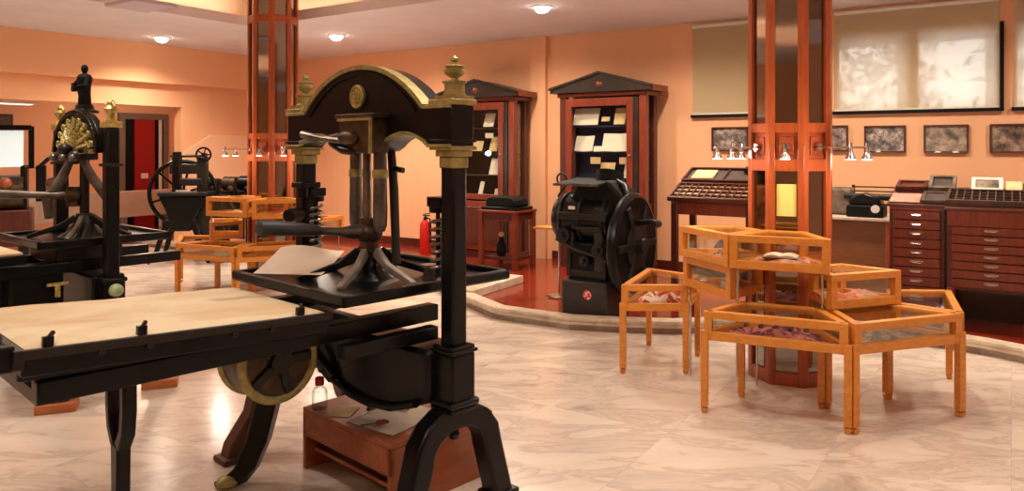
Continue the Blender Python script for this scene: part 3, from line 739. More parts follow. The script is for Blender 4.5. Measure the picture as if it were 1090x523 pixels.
def cloth(label,cx,cy,z,sx,sy,m,rz,h=.04,name='folded_cloth',cat='cloth',seed=0):
    N=16; vs=[];fs=[]
    for i in range(N+1):
        for j in range(N+1):
            x=(i/N-.5); y=(j/N-.5); e=max(0,1-(2*max(abs(x),abs(y)))**4)
            zz=e*h*(.55+.6*noise.noise((x*5+seed,y*5,seed*3.1))+.25*sin(9*x+seed))
            vs.append((x*sx*(1+.08*sin(7*y+seed)),y*sy*(1+.08*cos(6*x)),max(.003,zz)))
    for i in range(N):
        for j in range(N): fs.append((i*(N+1)+j,(i+1)*(N+1)+j,(i+1)*(N+1)+j+1,i*(N+1)+j+1))
    o=MB().add(vs,fs).build(name,m); return tag(o,label,cat,'textiles in the display cases',(cx,cy,z),rz)
D45=pi/4
gR='tiered display cases round the nearer pillar'
a_=AV
cases=[
 ('low honey-wood display case facing front, holding a purple patterned textile',a_-D45,a_,.66,1.08,.44,.615,True,False),
 ('low honey-wood display case angled to the right, holding dark objects',a_,a_+D45,.66,1.08,.44,.615,True,False),
 ('low honey-wood display case behind the right end of the ring',a_+D45,a_+2*D45,.66,1.08,.44,.615,True,False),
 ('separate small honey-wood display case with red and white cloth, nearest the black jobbing press',a_-3*D45+.06,a_-2*D45+.02,.72,1.17,.44,.625,True,False),
 ('middle-height honey-wood display case on the right side of the pillar',a_,a_+D45,.36,.74,.62,.83,False,None),
 ('middle-height honey-wood display case tucked under the left top case',a_-2*D45,a_-D45,.36,.74,.63,.835,False,((0,2,3),FZ*0)),
 ('top-tier honey-wood display case with pink cloth and open book',a_-D45,a_,.36,.79,.84,1.05,False,((0,1),.615)),
 ('top-tier honey-wood display case at the left, holding wire spectacles',a_-2*D45,a_-D45,.36,.77,.84,1.05,False,None)]
cc=[]
for lab,a0,a1,ri,ro,z0,z1,lg,rd in cases:
    t,c,q=display_case(lab,PR,a0,a1,ri,ro,z0,z1,lg,rd,gR); cc.append((c,(a0+a1)/2))
def cl(i,label,m,z,sx,sy,seed,h=.05,dr=0):
    c,a=cc[i]; return cloth(label,c[0]+dr*cos(a),c[1]+dr*sin(a),z+.017,sx,sy,m,a+pi/2,h,seed=seed)
cl(0,'purple and red patterned textile in the low front case',CLOTHP,.44,.62,.27,1,.075,.02)
cl(1,'dark patterned cloth with grey pieces in the low right-hand case',CLOTHD,.44,.56,.26,2,.05,.02)
cl(2,'dark cloth in the low case behind the right end',CLOTHD,.44,.4,.24,3,.04)
cl(3,'red and white striped cloth in the small separate case',CLOTHR,.44,.5,.3,4,.10,.02)
cl(4,'pink cloth in the middle-height right case',CLOTHK,.62,.40,.24,5,.07,.04)
cl(5,'pale pink cloth in the middle-height case under the left top case',CLOTHK,.63,.36,.22,6,.05,.04)
cl(6,'bright pink cloth under the open book in the top case',CLOTHK,.84,.46,.28,7,.07,.03)
cl(7,'small reddish cloth in the left top-tier case',CLOTHR,.84,.12,.1,8,.03,.04)
def open_book(label,loc,rz,s=.16,tilt=0,group=None):
    t=thing('open_book',label,'book',loc,rz,group)
    h=s*.75; m=MB()
    for sd in (-1,1):
        n=6; top=[(sd*s*i/n*.5, .006+.012*sin(pi*min(1,(i/n)*.9+.1))) for i in range(n+1)]
        poly=[(0,0)]+[(sd*s*.5,0)]+list(reversed(top))
        m.prism(poly,'y',-h/2,h/2)
    p=m.build('pages',PAPER,t); MB().box((0,0,-.002),(s*1.04,h*1.05,.004)).build('cover',MAHOG2,t)
    if tilt:
        t.rotation_euler=(tilt,0,rz)
    return t
c,a=cc[6]; open_book('open book lying on pink cloth in the top-tier case',(c[0]+.05*cos(a),c[1]+.05*sin(a),.84+.07),a+pi/2,.2)
c,a=cc[7]; t=thing('wire_spectacles','thin wire spectacles in the left top-tier case','spectacles',(c[0]+.10*cos(a)+.06,c[1]+.1*sin(a),.862),a)
MB().torus((0,-.03,.02),.022,.003,'x',20,6).torus((0,.03,.02),.022,.003,'x',20,6).tube([(0,-.008,.02),(0,.008,.02)],.003,6).build('rims',BLACKM,t)
MB().tube([(0,-.052,.022),(.09,-.05,.004)],.003,6).tube([(0,.052,.022),(.09,.05,.004)],.003,6).build('temples',BLACKM,t)
c,a=cc[3]; tag(MB().tube([(-.05,-.02,.02),(-.02,.0,.03),(.03,.01,.03),(.06,.03,.02)],[.012,.02,.018,.008],10).build('wooden_tool',LOWOOD),'small brown wooden tool under the glass of the small separate case','tool',None,(c[0]+.05,c[1]+.0,.53),.4)
for i in range(5):
    c,a=cc[0]; s=(i-2)*.085
    tag(MB().ball((0,0,.014),.016,10,7,(1.2,1,.85)).build('round_bead',CLOTHD),['leftmost','second','middle','fourth','rightmost'][i]+' dark round piece on the purple textile in the low front case','bead','round pieces on the purple textile',(c[0]+.06*cos(a)-s*sin(a)*-1*-1,c[1]+.06*sin(a)+s*cos(a),.51))

gL='tiered display cases round the farther pillar'
casesL=[('low honey-wood display case with straw cushion, round the farther pillar',AVL-D45,AVL,.66,1.1,.40,.56,True,False),
 ('low honey-wood display case at the far left of the farther pillar ring',AVL-2*D45,AVL-D45,.66,1.1,.40,.56,True,False),
 ('low honey-wood display case of the farther ring, behind the press column',AVL,AVL+D45,.66,1.1,.40,.56,True,False),
 ('top-tier honey-wood display case on the left of the farther pillar',AVL-D45,AVL,.36,.79,.84,1.05,False,((0,1),.56)),
 ('top-tier honey-wood display case on the right of the farther pillar',AVL+.05,AVL+D45,.36,.79,.82,1.03,False,((0,1),.56)),
 ('middle-height honey-wood display case right of the farther pillar',AVL+D45,AVL+2*D45,.40,.85,.60,.80,False,((0,1),0)),
 ('middle-height honey-wood display case left of the farther pillar',AVL-2*D45,AVL-D45,.36,.74,.56,.76,False,None)]
ccL=[]
for lab,a0,a1,ri,ro,z0,z1,lg,rd in casesL:
    t,c,q=display_case(lab,PL_,a0,a1,ri,ro,z0,z1,lg,rd,gL); ccL.append((c,(a0+a1)/2))
c,a=ccL[0]; cloth('straw-yellow cushion in the low case of the farther ring',c[0]+.1,c[1]-.02,.417,.34,.24,CUSH,a+pi/2,.1,'cushion','cushion',3)
c,a=ccL[3]; cloth('pale cloth in the left top case of the farther pillar',c[0],c[1],.857,.3,.2,PAPER2,a+pi/2,.05,seed=11)
c,a=ccL[4]; cloth('pinkish cloth in the right top case of the farther pillar',c[0],c[1],.837,.26,.2,CLOTHK,a+pi/2,.05,seed=12)

# ------------------------------------------------------------------ vitrines
def vitrine(label,u,v,lining,gem):
    t=thing('glazed_cabinet',label,'cabinet',W(u,v,FZ),RZ,'pedimented cabinets on the back wall')
    w,d,h=1.20,.40,2.2; x=w/2
    MB().box((0,d/2-.015,h/2),(w-.06,.03,h)).build('back_panel',lining,t)
    for s in (-1,1):
        MB().box((s*(x-.045),-d/2+.05,h/2),(.09,.1,h)).build('corner_post',MAHOG2 if s<0 else MAHOG,t,.006)
        MB().box((s*(x-.045),d/2-.05,h/2),(.06,.1,h)).build('corner_post',MAHOG2,t,.006)
        MB().box((s*(x-.05),0,1.5),(.006,d-.2,1.3)).build('side_glass',GLASS,t)
        MB().box((s*(x-.05),0,.43),(.02,d-.2,.84)).build('side_panel',MAHOG2,t)
    MB().box((0,0,.05),(w,d,.1)).build('plinth',MAHOG2,t,.008)
    MB().box((0,0,h+.02),(w+.06,d+.04,.05)).build('cornice',MAHOG,t,.008)
    pd=MB().prism([(-x-.11,h+.045),(x+.11,h+.045),(x+.11,h+.11),(0,h+.29),(-x-.11,h+.11)],'y',-d/2-.07,d/2).build('pediment',BLACKWOOD,t,.006)
    for s in (-1,1):
        MB().bar((s*(x+.125),-d/2-.08,h+.1),(0,-d/2-.08,h+.292),.02,.03).build('raking_moulding',BLACKWOOD,pd,.003)
    MB().box((x+.118,-.03,h+.078),(.016,d+.06,.075)).build('end_block',MAHOG,pd,.003)
    MB().lathe([(.002,-.012),(.05,-.01),(.04,.0),(.02,.012),(.002,.014)],n=14).build('rosette',MAHOG,pd).matrix_local=Matrix.Translation((0,-d/2-.075,h+.14))@Matrix.Rotation(pi/2,4,'X')
    # door
    dx0,dx1=-x+.1,x-.16
    dr=MB(); yy=-d/2-.005
    dr.bb((dx0,yy-.02,.82),(dx0+.085,yy+.02,2.17)).bb((dx1-.085,yy-.02,.82),(dx1,yy+.02,2.17)).bb((dx0+.085,yy-.02,2.07),(dx1-.085,yy+.02,2.17)).bb((dx0+.085,yy-.02,.82),(dx1-.085,yy+.02,.9))
    dr=dr.build('door',MAHOG,t,.005)
    MB().bb((dx0+.08,yy-.003,.89),(dx1-.08,yy+.003,2.08)).build('pane',GLASS,dr)
    MB().ball((dx1-.04,yy-.03,1.45),.016).build('knob',BRASS,dr)
    lo=MB().bb((dx0,yy-.02,.12),(dx1,yy+.02,.8)).build('lower_door',MAHOG,t,.005)
    MB().bb((dx0+.09,yy-.035,.2),(dx1-.09,yy-.02,.72)).build('raised_field',MAHOG2,lo,.006)
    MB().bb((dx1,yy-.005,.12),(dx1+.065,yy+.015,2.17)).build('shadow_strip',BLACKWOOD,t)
    for z in (.86,1.15,1.48,1.82):
        MB().box((0,0.03,z),(w-.12,d-.14,.015)).build('shelf',lining if z>.9 else MAHOG2,t)
    return t
VR=(-4.30,8.70); VL=(-6.22,8.70)
vitrine('pedimented glazed cabinet standing behind the black jobbing press',*VR,NAVY,1)
vitrine('pedimented glazed cabinet partly behind the near press column',*VL,OLIVE,0)
def leaf(label,V,x,z,w,h,m,lean=.35,book=False,group='papers in the glazed cabinets'):
    loc=W(V[0]+x,V[1]-.12,FZ+z+.010)
    if book:
        o=MB()
        for s in (-1,1): o.add([(0,0,0),(s*w/2,-.02,0),(s*w/2,-.02,h),(0,0,h),(0,.012,0),(s*w/2,-.008,0),(s*w/2,-.008,h),(0,.012,h)],[(0,1,2,3),(7,6,5,4),(0,4,5,1),(2,6,7,3),(1,5,6,2),(0,3,7,4)])
        o=o.build('open_book',m)
    else:
        o=MB().bb((-w/2,-.006,0),(w/2,.006,h)).build('printed_page' if h>.12 else 'caption_card',m)
    tag(o,label,'book' if book else ('page' if h>.12 else 'card'),group,loc,RZ); o.rotation_euler[0]=-lean
    return o
S=(1.15,1.48,1.82)
leaf('large newspaper page on the top shelf of the navy-lined cabinet',VR,-.27,1.828,.36,.23,PAPER)
leaf('small caption card in the middle of the navy cabinet top shelf',VR,.02,1.87,.11,.06,PAPER2)
leaf('yellowed booklet on the navy cabinet top shelf',VR,.21,1.828,.15,.22,PAPER2)
leaf('pale page half hidden by the door stile on the navy cabinet top shelf',VR,.385,1.828,.1,.12,PAPER2)
leaf('opened booklet at the left of the navy cabinet middle shelf',VR,-.29,1.488,.26,.21,PAPER,book=True)
leaf('wide open book on the navy cabinet middle shelf',VR,.16,1.488,.38,.24,PAPER,book=True)
leaf('short cream card beside the wide open book in the navy cabinet',VR,-.09,1.488,.12,.07,PAPER)
leaf('caption card in the left of the navy cabinet under the booklets',VR,-.12,1.33,.14,.085,PAPER2,0)
leaf('caption card to the right, under the wide open book',VR,.28,1.33,.13,.085,PAPER2,0)
leaf('tilted cream page on the lower shelf of the navy cabinet',VR,.03,1.158,.2,.2,PAPER2)
leaf('narrow white page at the right of the navy cabinet lower shelf',VR,.34,1.158,.15,.22,PAPER)
leaf('white page on the top shelf of the olive-lined cabinet',VL,.12,1.828,.17,.2,PAPER)
leaf('small white card at the right of the olive cabinet top shelf',VL,.36,1.90,.07,.09,PAPER,0)
leaf('small caption card below the white page in the olive cabinet',VL,.14,1.67,.13,.07,PAPER,0)
leaf('narrow booklet on the olive cabinet middle shelf',VL,.2,1.488,.13,.21,PAPER2)
leaf('pale page at the right of the olive cabinet middle shelf',VL,.37,1.488,.11,.2,PAPER2)
leaf('cream page at the left of the olive cabinet middle shelf',VL,-.1,1.488,.22,.15,PAPER2)
leaf('framed white sheet leaning on the olive cabinet lower shelf',VL,.27,1.158,.28,.24,PAPER)
leaf('small white ticket on the bottom shelf of the olive cabinet',VL,.27,.868,.1,.1,PAPER)
leaf('thin white card on the left of the olive cabinet bottom shelf',VL,-.02,.868,.07,.2,PAPER)

# ------------------------------------------------------------------ fire extinguisher
t=thing('fire_extinguisher','red fire extinguisher on the floor by the back wall','fire extinguisher',W(-7.18,8.5,FZ),RZ)
MB().lathe([(.075,0),(.08,.01),(.08,.40),(.065,.45),(.03,.475),(.028,.49)],n=20).build('cylinder_body',REDPAINT,t)
MB().lathe([(.03,.485),(.03,.51),(.015,.52),(.015,.54)],n=12).box((.02,0,.55),(.12,.02,.015)).box((.03,0,.575),(.11,.02,.012),ry=-.15).build('valve',BLACKM,t)
MB().tube([(.02,0,.52),(.09,0,.5),(.105,0,.4),(.1,0,.15)],.012,8).build('hose',BLACKM,t)

# table with black box in front of the left vitrine
t=thing('side_table','dark mahogany side table before the olive-lined cabinet','table',W(-5.43,8.06,FZ),RZ)
MB().box((0,0,.735),(.60,.50,.03)).build('tabletop',MAHOG,t,.005); MB().box((0,0,.67),(.54,.44,.1)).build('apron',MAHOG2,t,.004)
for x in (-.26,.26):
    for y in (-.21,.21): MB().box((x,y,.36),(.06,.06,.72)).build('leg',MAHOG,t,.006)
MB().box((0,0,.14),(.5,.4,.025)).build('shelf',MAHOG2,t,.004)
t=thing('copying_press','flat black copying press with rounded lid on the side table','press',W(-5.43,8.06,FZ+.75),RZ)
MB().box((0,0,.02),(.54,.4,.04)).build('base',IRON,t,.008)
MB().prism([(-.22,.04),(.22,.04),(.24,.07),(.2,.15),(.12,.17),(-.14,.17),(-.21,.15),(-.24,.08)],'y',-.16,.16).build('lid',BLACKM,t,.015)
MB().tube([(.2,-.17,.09),(.24,-.2,.12),(.24,.0,.14)],.012,8).build('handle',IRON2,t)
t=thing('dark_bundle','small dark bundle on the lower shelf of the side table','bundle',W(-5.48,8.0,FZ+.155),RZ)
MB().lathe([(.05,0),(.07,.05),(.06,.14),(.03,.2),(.035,.24)],n=14).build('body',BLACKM,t); MB().ball((0,0,.27),.035).build('knob',PAPER2,t)

# sign stand
t=thing('sign_stand','slim chrome sign stand with wooden plate on round base','stand',(.49,7.8,FZ),0)
MB().lathe([(.14,0),(.14,.012),(.1,.022),(.02,.03)],n=28).build('base',CHROME,t)
MB().cyl((0,0,.02),(0,0,.70),.012).build('pole',CHROME,t)
MB().box((-.1,-.02,.72),(.28,.2,.02),RZ).build('plate',HONEY,t,.004)

# ------------------------------------------------------------------ black jobbing press
t=thing('jobbing_press','bulky black jobbing press with solid flywheel and red sticker','printing press',W(-3.10,6.28,FZ),RZ)
bs=MB().box((-.12,-.02,.17),(.46,.5,.34)).build('pedestal',DKGREY,t,.02)
MB().box((-.12,0,.5),(.40,.4,.36)).build('column',IRON,t,.02)
MB().box((-.12,-.205,.40),(.36,.02,.06)).box((-.3,-.21,.52),(.04,.03,.3)).box((.06,-.21,.52),(.04,.03,.3)).build('brace',IRON2,t,.004)
MB().tube([(-.52,0,.88),(-.50,0,.88),(-.44,0,.88),(.08,0,.88),(.12,0,.88),(.14,0,.88)],[.12,.20,.235,.235,.2,.1],28).build('impression_cylinder',IRON,t)
for x in (-.40,-.2,.04): MB().torus((x,0,.88),.237,.014,'x').build('band',IRON2,t)
MB().box((-.15,-.235,.92),(.5,.04,.07)).box((-.1,-.25,.82),(.3,.03,.03)).build('front_gear',IRON2,t,.01)
MB().box((-.24,-.27,1.0),(.06,.02,.03)).build('maker_plate',WHITEP,t)
MB().prism([(-.36,1.02),(.16,1.0),(.24,1.06),(.06,1.25),(-.26,1.21)],'y',-.14,.22).build('hood',BLACKM,t,.03)
fb=MB().box((-.2,-.05,1.225),(.46,.44,.025),rx=.08).build('feed_board',BLACKM,t,.004)
MB().box((-.2,-.275,1.208),(.46,.02,.02)).build('metal_edge',STEEL,fb)
MB().tube([(.06,.05,1.24),(.16,0,1.2),(.22,-.05,1.1),(.27,-.1,1.06)],[.02,.03,.03,.02],10).build('arm',IRON2,t)
fw=MB().cyl((.19,.02,.66),(.27,.02,.66),.44,n=56).build('flywheel',IRON,t,.01)
MB().torus((.23,.02,.66),.435,.045,'x',56).build('rim',IRON,fw)
m=MB().cyl((.27,.02,.66),(.36,.02,.66),.07).cyl((.27,.02,.66),(.29,.02,.66),.22)
for k in range(6): 
    a=k*pi/3; m.sweep([(.28,.02+.06*cos(a),.66+.06*sin(a)),(.28,.02+.4*cos(a),.66+.4*sin(a))],.06,.03,(1,0,0))
m.build('hub',IRON2,fw,.004)
MB().tube([(.2,0,.86),(.36,-.05,.88),(.48,-.1,.9),(.56,-.18,.89)],[.03,.025,.02,.02],10).ball((.56,-.18,.89),.035).build('throw_off_lever',IRON2,t)
MB().tube([(-.52,.05,.95),(-.58,.08,1.08),(-.5,.1,1.2)],.012,8).torus((-.5,.0,1.25),.05,.01,'y',20,8).build('guide_rod',IRON2,t)
MB().box((-.0,-.18,.70),(.10,.06,.62)).box((-.30,-.18,.78),(.08,.06,.40)).build('side_cheek',DKGREY,t,.015)
for k,(x,z,rr) in enumerate(((-.34,.74,.07),(.02,.62,.06),(-.12,.52,.05))): MB().cyl((x,-.21,z),(x,-.27,z),rr,n=24).cyl((x,-.27,z),(x,-.30,z),rr*.4,n=16).build('gear_wheel',IRON2,t,.004)
MB().tube([(-.42,-.24,.70),(-.2,-.27,.62),(.05,-.26,.56),(.14,-.24,.5)],.014,8).build('link_rod',IRON2,t)
MB().cyl((-.06,.12,1.2),(-.06,.16,1.31),.13,n=28).build('ink_disc',BLACKM,t)
MB().cyl((-.08,-.272,.22),(-.08,-.276,.22),.042,n=24).build('sticker',STICK,t)


# ------------------------------------------------------------------ type case frame at the wall
def type_case(parent,c,w,d,tilt,cols,rows,m1=MAHOG2,m2=CELLTAN,h=.045,part='type_tray'):
    M=Matrix.Translation(c)@Matrix.Rotation(tilt,4,'X')
    MBb=MB().box((0,0,.008),(w,d,.016),0,M).build(part+'_bed',m2,parent)
    g_=MB()
    for i in range(cols+1): g_.box((-w/2+w*i/cols,0,h/2),(.010 if 0<i<cols else .02,d,h if i in(0,cols) else h*.7),0,M)
    for j in range(rows+1): g_.box((0,-d/2+d*j/rows,h/2),(w+.02,.010 if 0<j<rows else .022,h if j in (0,rows) else h*.7),0,M)
    return g_.build(part,m1,parent)
t=thing('composing_frame','mahogany composing frame with two sloping type cases before the back wall','type cabinet',W(-2.36,7.2,FZ),RZ)
for x in (-.36,.36):
    for y in (-.25,.25): MB().box((x,y,.52 if y<0 else .6),(.06,.06,1.04 if y<0 else 1.2)).build('leg',MAHOG2,t,.005)
MB().box((0,-.25,.97),(.7,.04,.13)).box((0,.25,1.1),(.7,.04,.13)).build('rail',MAHOG,t,.004)
MB().box((0,0,.3),(.68,.5,.03)).build('shelf',MAHOG2,t)
tl=.38
type_case(t,(0,-.15,1.10),.80,.34,tl,12,4,MAHOG2,CELLTAN,.04,'lower_type_case')
type_case(t,(0,.21,1.25),.80,.30,tl,2,1,MAHOG2,DARKTRAY,.04,'upper_type_case')
MB().tube([(-.38,-.28,1.0),(-.32,-.3,1.06),(-.25,-.3,1.08)],.012,8).build('bracket',STEEL,t)
MB().box((-.22,.2,1.278),(.22,.2,.01),rx=tl).build('paper_inlay',PAPER2,t)
MB().box((.24,.3,1.33),(.16,.1,.04),rx=.2).tube([(.3,.28,1.34),(.4,.1,1.3),(.4,-.05,1.2)],.012,8).build('rest',IRON2,t)
t=thing('paper_cutter','dark sloping paper cutter under the composing frame','cutter',W(-2.3,7.2,FZ+.32),RZ)
MB().box((0,0,.02),(.5,.36,.04)).build('bed',IRON2,t,.005); MB().prism([(-.26,.04),(.26,.04),(.2,.3),(.05,.42),(-.1,.3)],'y',.02,.12).build('blade_frame',BLACKM,t,.01)
MB().tube([(.2,.05,.38),(.3,-.1,.42)],.014,8).build('handle',IRON2,t)

# ------------------------------------------------------------------ desk with machines
t=thing('work_desk','brown wooden desk with pale worktop against the back wall','desk',W(-1.48,8.5,FZ),RZ)
MB().box((0,0,.835),(1.12,.74,.03)).build('worktop',RADI,t,.005)
MB().box((0,-.30,.42),(1.0,.025,.80)).build('front_panel',wood('desk_veneer',(134,84,44),(118,70,36),.5,0),t,.004)
for s in (-1,1): MB().box((s*.49,.0,.41),(.07,.7,.82)).build('side_panel',CHERRY,t,.005)
t=thing('litho_stone','mottled grey-brown lithographic stone block on the desk','stone block',W(-1.72,8.5,FZ+.85),RZ)
st=MB(); st.box((0,0,.14),(.70,.26,.28)); st.build('block',STONE,t,.03)
t=thing('numbering_machine','black desk machine with round pale dial on the desk','machine',W(-1.22,8.33,FZ+.85),RZ)
MB().box((0,0,.06),(.34,.3,.12)).build('base',BLACKM,t,.015); MB().prism([(-.15,.12),(.15,.12),(.12,.2),(-.02,.24),(-.13,.2)],'y',-.1,.14).build('body',IRON,t,.015)
MB().cyl((.1,-.15,.09),(.1,-.165,.09),.04,n=20).build('dial',WHITEP,t); MB().cyl((-.22,.05,.2),(.22,.05,.2),.03).build('roller',IRON2,t)
t=thing('wire_rack','low wire rack of dark rods beside the stone on the desk','rack',W(-1.17,8.74,FZ+.85),RZ)
m=MB()
for i in range(5): m.cyl((-.24,.0,.10+.045*i),(.24,.0,.10+.045*i),.007,n=6)
m.build('rods',IRON2,t); MB().box((-.24,0,.15),(.02,.08,.3)).box((.24,0,.15),(.02,.08,.3)).build('upright',IRON2,t)

# ------------------------------------------------------------------ drawer cabinets
def drawers(label,u,v,w,d,h,n,z0,gap):
    t=thing('type_cabinet',label,'cabinet',W(u,v,FZ),RZ,'mahogany drawer cabinets on the back wall')
    MB().box((0,.01,(h+z0)/2),(w,d-.02,h-z0)).build('carcass',MAHOG2,t,.006)
    for x in (-w/2+.03,w/2-.03):
        for y in (-d/2+.03,d/2-.03): MB().box((x,y,z0/2+.01),(.06,.06,z0+.02)).build('leg',MAHOG,t,.005)
    zt=h-gap; dh=(zt-z0-.03)/n
    for i in range(n):
        z=zt-dh*(i+.5)
        dr=MB().box((0,-d/2-.004,z),(w-.07,.024,dh-.008)).build('drawer',MAHOG,t,.004)
        MB().tube([(-.045,-d/2-.015,z+.008),(-.03,-d/2-.03,z+.002),(.03,-d/2-.03,z+.002),(.045,-d/2-.015,z+.008)],.007,8).box((0,-d/2-.018,z+.01),(.1,.006,.018)).build('drawer_pull',CHROME,dr)
    MB().box((0,d/2-.12,z0/2),(w-.08,.03,z0)).build('shade_panel',BLACKWOOD,t)  # dark panel added to put shade into the space under the drawers
    MB().box((0,-d/2+.0,h-gap/2),(w-.01,.03,gap)).build('top_rail',MAHOG,t,.004)
    # sloping top
    MB().prism([(-d/2-.02,h),(d/2,h),(d/2,h+.17),(-d/2-.02,h+.025)],'x',-w/2-.015,w/2+.015).build('sloping_top',MAHOG2,t,.004)
    return t
drawers('narrow mahogany cabinet of ten shallow drawers beside the desk',-.70,7.86,.44,.64,1.02,10,.12,.03)
drawers('wider mahogany cabinet of seven drawers raised on legs, at the right edge',-.14,7.76,.64,.66,1.01,7,.33,.13)
sl=atan2(.145,.66)
def topz(y,d,h=1.02): return FZ+h+.025+(y+d/2+.02)*.145/(d+.02)
def slope_item(name,label,cat,u,v,y,d,h,w,dp,th,m,rz=0,frame=None,lift=0,up=0):
    z=topz(y,d,h)+.004+lift
    t=thing(name,label,cat,W(u,v+y,z),RZ+rz); t.rotation_euler=(sl+up,0,RZ+rz)
    if frame:
        MB().ring([(-w/2,-dp/2),(w/2,-dp/2),(w/2,dp/2),(-w/2,dp/2)],[(-w/2+.03,-dp/2+.03),(w/2-.03,-dp/2+.03),(w/2-.03,dp/2-.03),(-w/2+.03,dp/2-.03)],'z',0,th).build('frame',frame,t,.003)
        MB().box((0,0,th*.3),(w-.05,dp-.05,th*.5)).build('insert',m,t)
    else: MB().box((0,0,th/2),(w,dp,th)).build('sheet' if th<.02 else 'board',m,t,.002)
    return t
slope_item('print_sheet','pink print on the sloping top of the narrow drawer cabinet','print',-.80,7.86,-.17,.64,1.02,.24,.28,.008,PINK)
slope_item('type_tray','dark wooden tray at the right on the narrow drawer cabinet','tray',-.57,7.86,-.16,.64,1.02,.20,.30,.03,DARKTRAY,0,DARKTRAY)
slope_item('type_tray','red-brown tray at the back of the narrow drawer cabinet','tray',-.78,7.86,.18,.64,1.02,.26,.24,.05,MAHOG,0,MAHOG2)
slope_item('type_tray','grey slatted tray at the back right of the narrow drawer cabinet','tray',-.53,7.86,.17,.64,1.02,.22,.26,.05,DARKTRAY,0,STONE,.03,.2)
t=thing('type_case','dark brown partitioned type case on the raised seven-drawer cabinet','type case',W(-.14,7.76-.1,topz(-.1,.66,1.01)+.004),RZ); t.rotation_euler=(sl,0,RZ)
type_case(t,(0,0,0),.64,.36,0,11,4,mat('worn_brown_wood',(92,66,52),.5,0,(66,46,38),12),BLACKM,.05,'partitions')
slope_item('framed_print','white framed small print behind the dark partitioned type case','print',-.18,7.76,.22,.66,1.01,.24,.16,.02,PHOTOS[3],0,PAPER,.05,.55)
slope_item('paper_sheet','beige card beside the white framed print','card',.02,7.76,.22,.66,1.01,.12,.12,.012,PAPER2,0,None,.04,.5)
slope_item('type_tray','grey tray at the right back corner of the seven-drawer cabinet','tray',.15,7.76,.22,.66,1.01,.13,.18,.04,STONE,0,DARKTRAY,.01)
t=thing('thin_rod','thin pale rod leaning between the two drawer cabinets','rod',W(-.475,7.40,FZ),RZ)
MB().cyl((0,0,0),(.0,.02,.30),.012,n=8).build('rod',STEEL,t)

# ------------------------------------------------------------------ framed photographs
def framed(label,u,w,h,zc,m):
    t=thing('framed_photograph',label,'photograph',W(u,v0-.02,zc),RZ,'framed photographs under the windows')
    MB().ring([(-w/2,-h/2),(w/2,-h/2),(w/2,h/2),(-w/2,h/2)],[(-w/2+.018,-h/2+.018),(w/2-.018,-h/2+.018),(w/2-.018,h/2-.018),(-w/2+.018,h/2-.018)],'y',-.02,.015).build('frame',MAHOG2,t,.002)
    MB().box((0,.005,0),(w-.03,.012,h-.03)).build('photo_print',m,t)
def upx(px): 
    k=(px-545)/800; tt=v0/(.553*k+.833); return .833*k*tt-.553*tt
for (p0,p1,zc,lab,m) in ((758,797,1.70,'framed photograph left of the nearer pillar, above the composing frame',0),(872,903,1.70,'framed photograph half hidden by the right of the nearer pillar',1),(920,964,1.69,'framed busy workshop photograph with dark blue tones, over the desk',2),(983,1031,1.69,'framed pale brown photograph above the narrow drawer cabinet',3),(1053,1110,1.69,'framed dark photograph cut by the right edge of the picture',4)):
    a,b=upx(p0),upx(p1); framed(lab,(a+b)/2,b-a,.29,zc,PHOTOS[m])

# ------------------------------------------------------------------ flywheel machine on the left
t=thing('lever_press','dark iron machine with large spoked flywheel and small handwheel','printing press',(-4.55,10.45,0),radians(8))
MB().box((.03,0,.96),(.66,.44,.05)).build('bed',IRON2,t,.01)
MB().prism([(-.30,.93),(.36,.93),(.22,.7),(.12,.45),(-.12,.45),(-.2,.72)],'y',-.18,.18).build('body',IRON,t,.02)
for x in (-.32,.30):
    MB().sweep([(x*.5,-.16,.6),(x*.8,-.2,.35),(x*1.0,-.22,.12),(x*1.3,-.24,.03)],[.1,.07,.06,.05],.05,(0,1,0)).build('leg',IRON,t,.01)
    MB().sweep([(x*.5,.16,.6),(x*.8,.2,.35),(x*1.0,.22,.12),(x*1.3,.24,.03)],[.1,.07,.06,.05],.05,(0,1,0)).build('leg',IRON,t,.01)
fw=MB().torus((-.10,.26,.95),.45,.03,'y',48).build('flywheel',IRON,t)
m=MB().cyl((-.1,.2,.95),(-.1,.3,.95),.06)
for k in range(6): 
    a=k*pi/3+.3; m.sweep([(-.1+.05*cos(a),.26,.95+.05*sin(a)),(-.1+.44*cos(a),.26,.95+.44*sin(a))],.03,.022,(0,1,0))
m.build('spokes',IRON,fw)
MB().box((-.1,0,1.23),(.11,.12,.5)).cyl((-.1,0,1.48),(-.1,0,1.54),.06).build('column',IRON,t,.015)
MB().box((.24,0,1.22),(.13,.14,.5)).build('column',IRON2,t,.015)
MB().box((.06,0,1.30),(.5,.1,.14)).cyl((-.2,0,1.48),(.3,0,1.48),.02).box((.1,0,1.12),(.3,.2,.1)).build('cross_head',IRON2,t,.015)
hw=MB().torus((.28,-.12,1.5),.095,.014,'y',28).build('handwheel',IRON,t)
m=MB().cyl((.28,-.14,1.5),(.28,0,1.5),.025)
for k in range(5):
    a=k*2*pi/5; m.cyl((.28,-.12,1.5),(.28+.09*cos(a),-.12,1.5+.09*sin(a)),.009,n=6)
m.build('spokes',IRON,hw)
MB().cyl((.42,-.1,.66),(.42,.1,.66),.26,n=30).torus((.42,-.1,.66),.26,.02,'y').build('gear_wheel',IRON2,t)
MB().box((.5,0,.48),(.12,.4,.92)).build('side_frame',IRON,t,.02)
MB().box((-.05,-.05,1.0),(.1,.06,.02)).box((.05,-.1,1.0),(.1,.05,.02)).build('white_tag',WHITEP,t)
t=thing('tool_bench','dark bench behind the left display cases, loaded with black tools','bench',(-4.15,11.1,0),radians(-10))
MB().box((0,0,.86),(.9,.5,.05)).build('top',BLACKM,t,.006)
